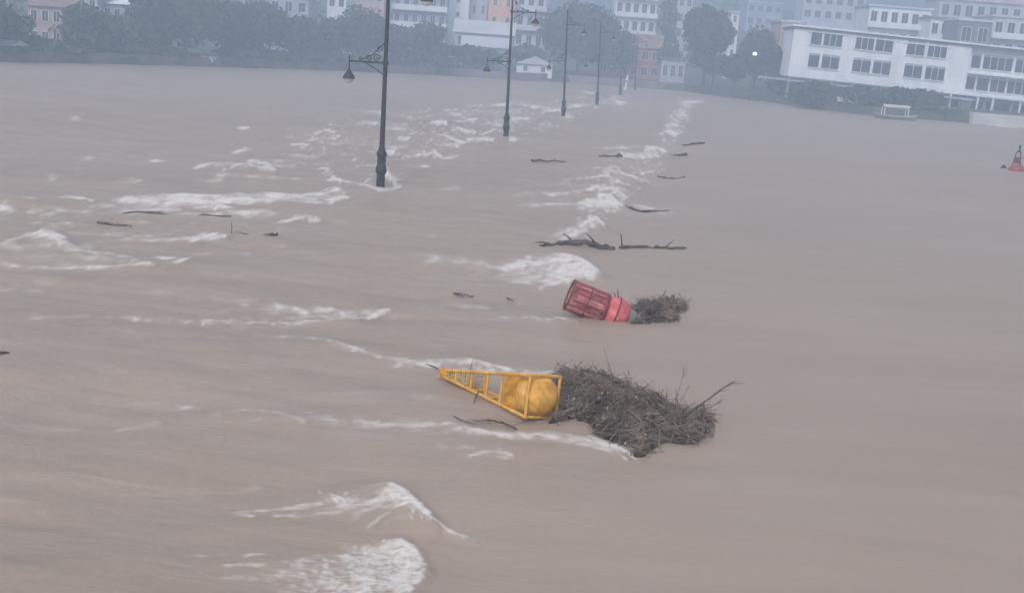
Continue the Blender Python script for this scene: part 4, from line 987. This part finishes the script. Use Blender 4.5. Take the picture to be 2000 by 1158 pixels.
    if litter:
        V = []
        for k in range(litter):
            while True:
                x = rg.uniform(min(xs), max(xs)); y = rg.uniform(min(ys), min(ys)+(max(ys)-min(ys))*.55)
                if in_poly(x, y, P): break
            cc = np.array([x-cx, y-cy_, h(x, y)*1.0+.02]); a = rg.normal(size=3); a /= np.linalg.norm(a); bb = np.cross(a, rg.normal(size=3)); s = rg.uniform(.008, .026); V.append((cc-a*s, cc-bb*s*.8, cc+a*s, cc+bb*s*.7))
        quads('litter', np.array(V), m_litter, root)['kind'] = 'stuff'
    return root, h, (cx, cy_)
BIG = [(1072,745),(1098,722),(1140,738),(1185,752),(1240,768),(1300,790),(1345,812),(1388,812),(1395,822),(1388,845),(1368,866),(1335,868),(1300,862),(1272,880),(1258,892),(1230,894),(1235,872),(1208,862),(1180,852),(1160,842),(1150,822),(1120,815),(1085,822),(1062,824),(1085,800),(1092,775)]
pile, hfun, _ = debris_pile('debris_pile', 'big raft of tangled twigs and branches jammed behind the yellow buoy', BIG, .42, 2900, 5, .34, .0062,
    [(1330,815,.25, 1428,748,0,.022),(1340,818,.25, 1408,783,0,.012),(1350,822,.2, 1396,836,0,.012),(1200,760,.4, 1189,676,0,.007),(1318,790,.3, 1331,716,0,.007),(1322,795,.3, 1350,752,0,.006),(1260,868,.1, 1228,898,-.2,.012),(1270,862,.1, 1262,893,-.2,.01),
     (1110,740,.1, 1082,718,0,.008),(1130,745,.15, 1103,712,0,.007),(1160,762,.3, 1060,826,-.8,.009),(1150,790,.2, 1068,822,-.3,.008),(1090,760,.1,1062,748,0,.007),(1280,775,.35,1262,748,0,.005),(1300,800,.3,1302,762,0,.005),(1240,760,.35,1228,738,0,.005)], 60)
SMALL = [(1232,600),(1246,590),(1275,588),(1305,586),(1330,588),(1346,594),(1338,606),(1322,612),(1330,622),(1312,628),(1285,630),(1262,632),(1225,632),(1238,618)]
debris_pile('debris_clump', 'smaller dark clump of brushwood caught behind the red buoy', SMALL, .24, 800, 9, .30, .0075,
    [(1320,598,.2,1330,570,0,.012),(1315,600,.2,1354,590,0,.012),(1310,612,.1,1344,606,-.2,.008),(1300,592,.2,1318,576,0,.008),(1260,622,.05,1192,632,-.1,.012),(1262,600,.15,1238,594,0,.009)], 8)

def drift(name, label, pts, r, m=None, twigs=3, tl=.35, seed=0, cat='branch', group=None, up_=.25, z=.03):
    if r > .06: z = .06
    rg = np.random.default_rng(seed + 500 + int(pts[0][0])); W_ = [at(a, b, z if len(q) < 1 else q[0]) for (a, b, *q) in pts]
    c = W_[0].lerp(W_[-1], .5); b = MB(); k = len(W_); P = [p - c for p in W_]
    # refine and roughen
    Q = []; 
    for i in range(k-1):
        for j in range(4): Q.append(P[i].lerp(P[i+1], j/4))
    Q.append(P[-1]); L_ = (P[-1]-P[0]).length
    Q = [q + Vector((0, rg.normal(0, r*.5), rg.normal(0, r*.35))) if 0 < i < len(Q)-1 else q for i, q in enumerate(Q)]
    n = len(Q); b.tube(Q, [r*(1.0 - .65*i/(n-1))*(.6 if i in (0,) else 1) for i in range(n)], 7)
    for t in range(twigs):
        i = rg.integers(1, n-1); q = Q[i]; d = (Q[min(i+1, n-1)]-Q[i-1]).normalized() + Vector((rg.normal(0,.3), rg.normal(0,.6), abs(rg.normal(up_*.35, .16)))); d.normalize(); l = L_*tl*rg.uniform(.3, 1)
        b.tube([q, q+d*l*.5+Vector((0,0,.01)), q+d*l+Vector((rg.normal(0,.05)*l, 0, -l*.06))], [r*.32, r*.22, r*.08], 5)
    o = b.build(name, m or m_wood, None, False, c); tag(o, label, cat, group); return o
drift('drifting_log', 'long thin dark log crossing the foam left of the nearest lamp', [(238,418),(300,418),(380,421),(452,422)], .055, twigs=2, tl=.12)
drift('drifting_branch', 'short dark stick just below the left end of the long thin log', [(190,434),(225,439),(258,442)], .05, twigs=2, tl=.2)
drift('drifting_branch', 'forked branch with a dark raised tip right of and below the long thin log', [(542,456,.12),(520,461),(480,459),(455,462)], .055, twigs=4, tl=.3, up_=.6)
drift('drifting_branch', 'thin upright twig rising from the water under the end of the long thin log', [(452,458),(453,446,.2),(452,432,.45)], .014, twigs=1, tl=.3)
drift('drifting_log', 'thick dark log with upturned twigs, floating just above the biggest foam breaker', [(1200,485),(1165,480,.08),(1120,473,.12),(1085,477,.03),(1055,480)], .11, twigs=6, tl=.35, up_=.5)
drift('drifting_branch', 'long straight pole-like branch pointing right, right of the thick dark log', [(1210,483),(1265,482,.06),(1300,484),(1340,484)], .075, twigs=5, tl=.2, up_=.5)
drift('drifting_branch', 'upright twig standing between the thick dark log and the pole-like branch', [(1216,484),(1214,472,.2),(1213,458,.5)], .03, twigs=1)
drift('drifting_branch', 'dark stick floating to the left of the upper foam crests', [(1215,306),(1195,304,.05),(1170,305)], .11, twigs=2, tl=.2)
drift('drifting_branch', 'reddish stick adrift midway between the second lamp and the row of crests', [(1037,313),(1060,314),(1105,316)], .08, m_wood_r, twigs=2, tl=.2)
drift('drifting_branch', 'dark stick at the upper right end of the row of crests', [(1376,279),(1355,281,.05),(1335,284)], .11, twigs=2, tl=.2)
drift('drifting_branch', 'small stick below the stick at the upper right end of the crests', [(1342,302),(1330,303),(1316,304)], .09, twigs=2, tl=.3)
drift('drifting_branch', 'curved reddish branch right of the middle crests', [(1284,344),(1300,348),(1320,349),(1338,347)], .06, m_wood_r, twigs=4, tl=.4)
drift('drifting_branch', 'faint curved branch right of the whitest middle crest', [(1220,402),(1250,412),(1280,413),(1308,411)], .05, twigs=4, tl=.4)
drift('drifting_branch', 'small dark stick in calm water between the foam tongue and the red buoy', [(885,573),(905,577),(925,577)], .035, twigs=3, tl=.4)
drift('drifting_branch', 'tiny dark stick left of the red buoy cage', [(990,582),(1003,588)], .03, twigs=2, tl=.4)
drift('drifting_log', 'dark log end floating at the left edge of the picture', [(-22,692),(0,691),(18,689)], .05, twigs=1, tl=.1)
drift('drifting_branch', 'brown forked branch floating below the yellow buoy', [(1010,838),(985,826,.05),(960,822,.08),(925,823)], .017, m_wood_r, twigs=9, tl=.6, up_=.3)
drift('drifting_branch', 'dark twig at the left of the brown forked branch below the yellow buoy', [(884,812,.03),(900,820),(930,828),(960,826)], .010, twigs=5, tl=.5)
drift('drifting_branch', 'twig arching between the yellow buoy and the forked branch', [(1035,806,.05),(1030,822,.05),(1005,830),(985,834)], .010, twigs=4, tl=.5)
drift('hanging_branch', 'dark twig dangling from the near rail of the yellow buoy', [(935,762,.2),(928,778,.08),(924,790)], .016, twigs=3, tl=.4, up_=-.4)
drift('drifting_branch', 'thin twig sticking up behind the yellow buoy tower', [(918,724),(921,712,.15),(924,700,.25)], .008, twigs=3, tl=.5)
# mooring rope trailing from the tip of the yellow buoy
b = MB(); P = [at(a, c, z) for a, c, z in [(866,726,.16),(845,714,.06),(815,709,.02),(775,704,.01),(730,692,.01),(690,680,-.01)]]
pts = []
for i in range(len(P)-1):
    for j in range(5): pts.append(P[i].lerp(P[i+1], j/5) + Vector((0, .02*math.sin(i*5+j), 0)))
b.tube([q-P[0] for q in pts], .012, 6); o = b.build('mooring_rope', m_rope, None, False, P[0]); tag(o, 'thin rope trailing upriver to the left from the tip of the yellow buoy', 'rope')

# ------------------------------------------------------------------ haze: one closed box of even air
HZ_D = 0.0038
hm = bpy.data.materials.new('haze'); hm.use_nodes = True; t = hm.node_tree; t.nodes.clear()
pv = t.nodes.new('ShaderNodeVolumePrincipled'); pv.inputs['Density'].default_value = HZ_D; pv.inputs['Color'].default_value = (.67, .81, 1.0, 1); pv.inputs['Anisotropy'].default_value = .1
oo = t.nodes.new('ShaderNodeOutputMaterial'); t.links.new(pv.outputs[0], oo.inputs['Volume'])
b = MB(); b.box(-1900, 1900, -1500, 2700, -5, 100); hz = b.build('haze', hm); tag(hz, kind='stuff')
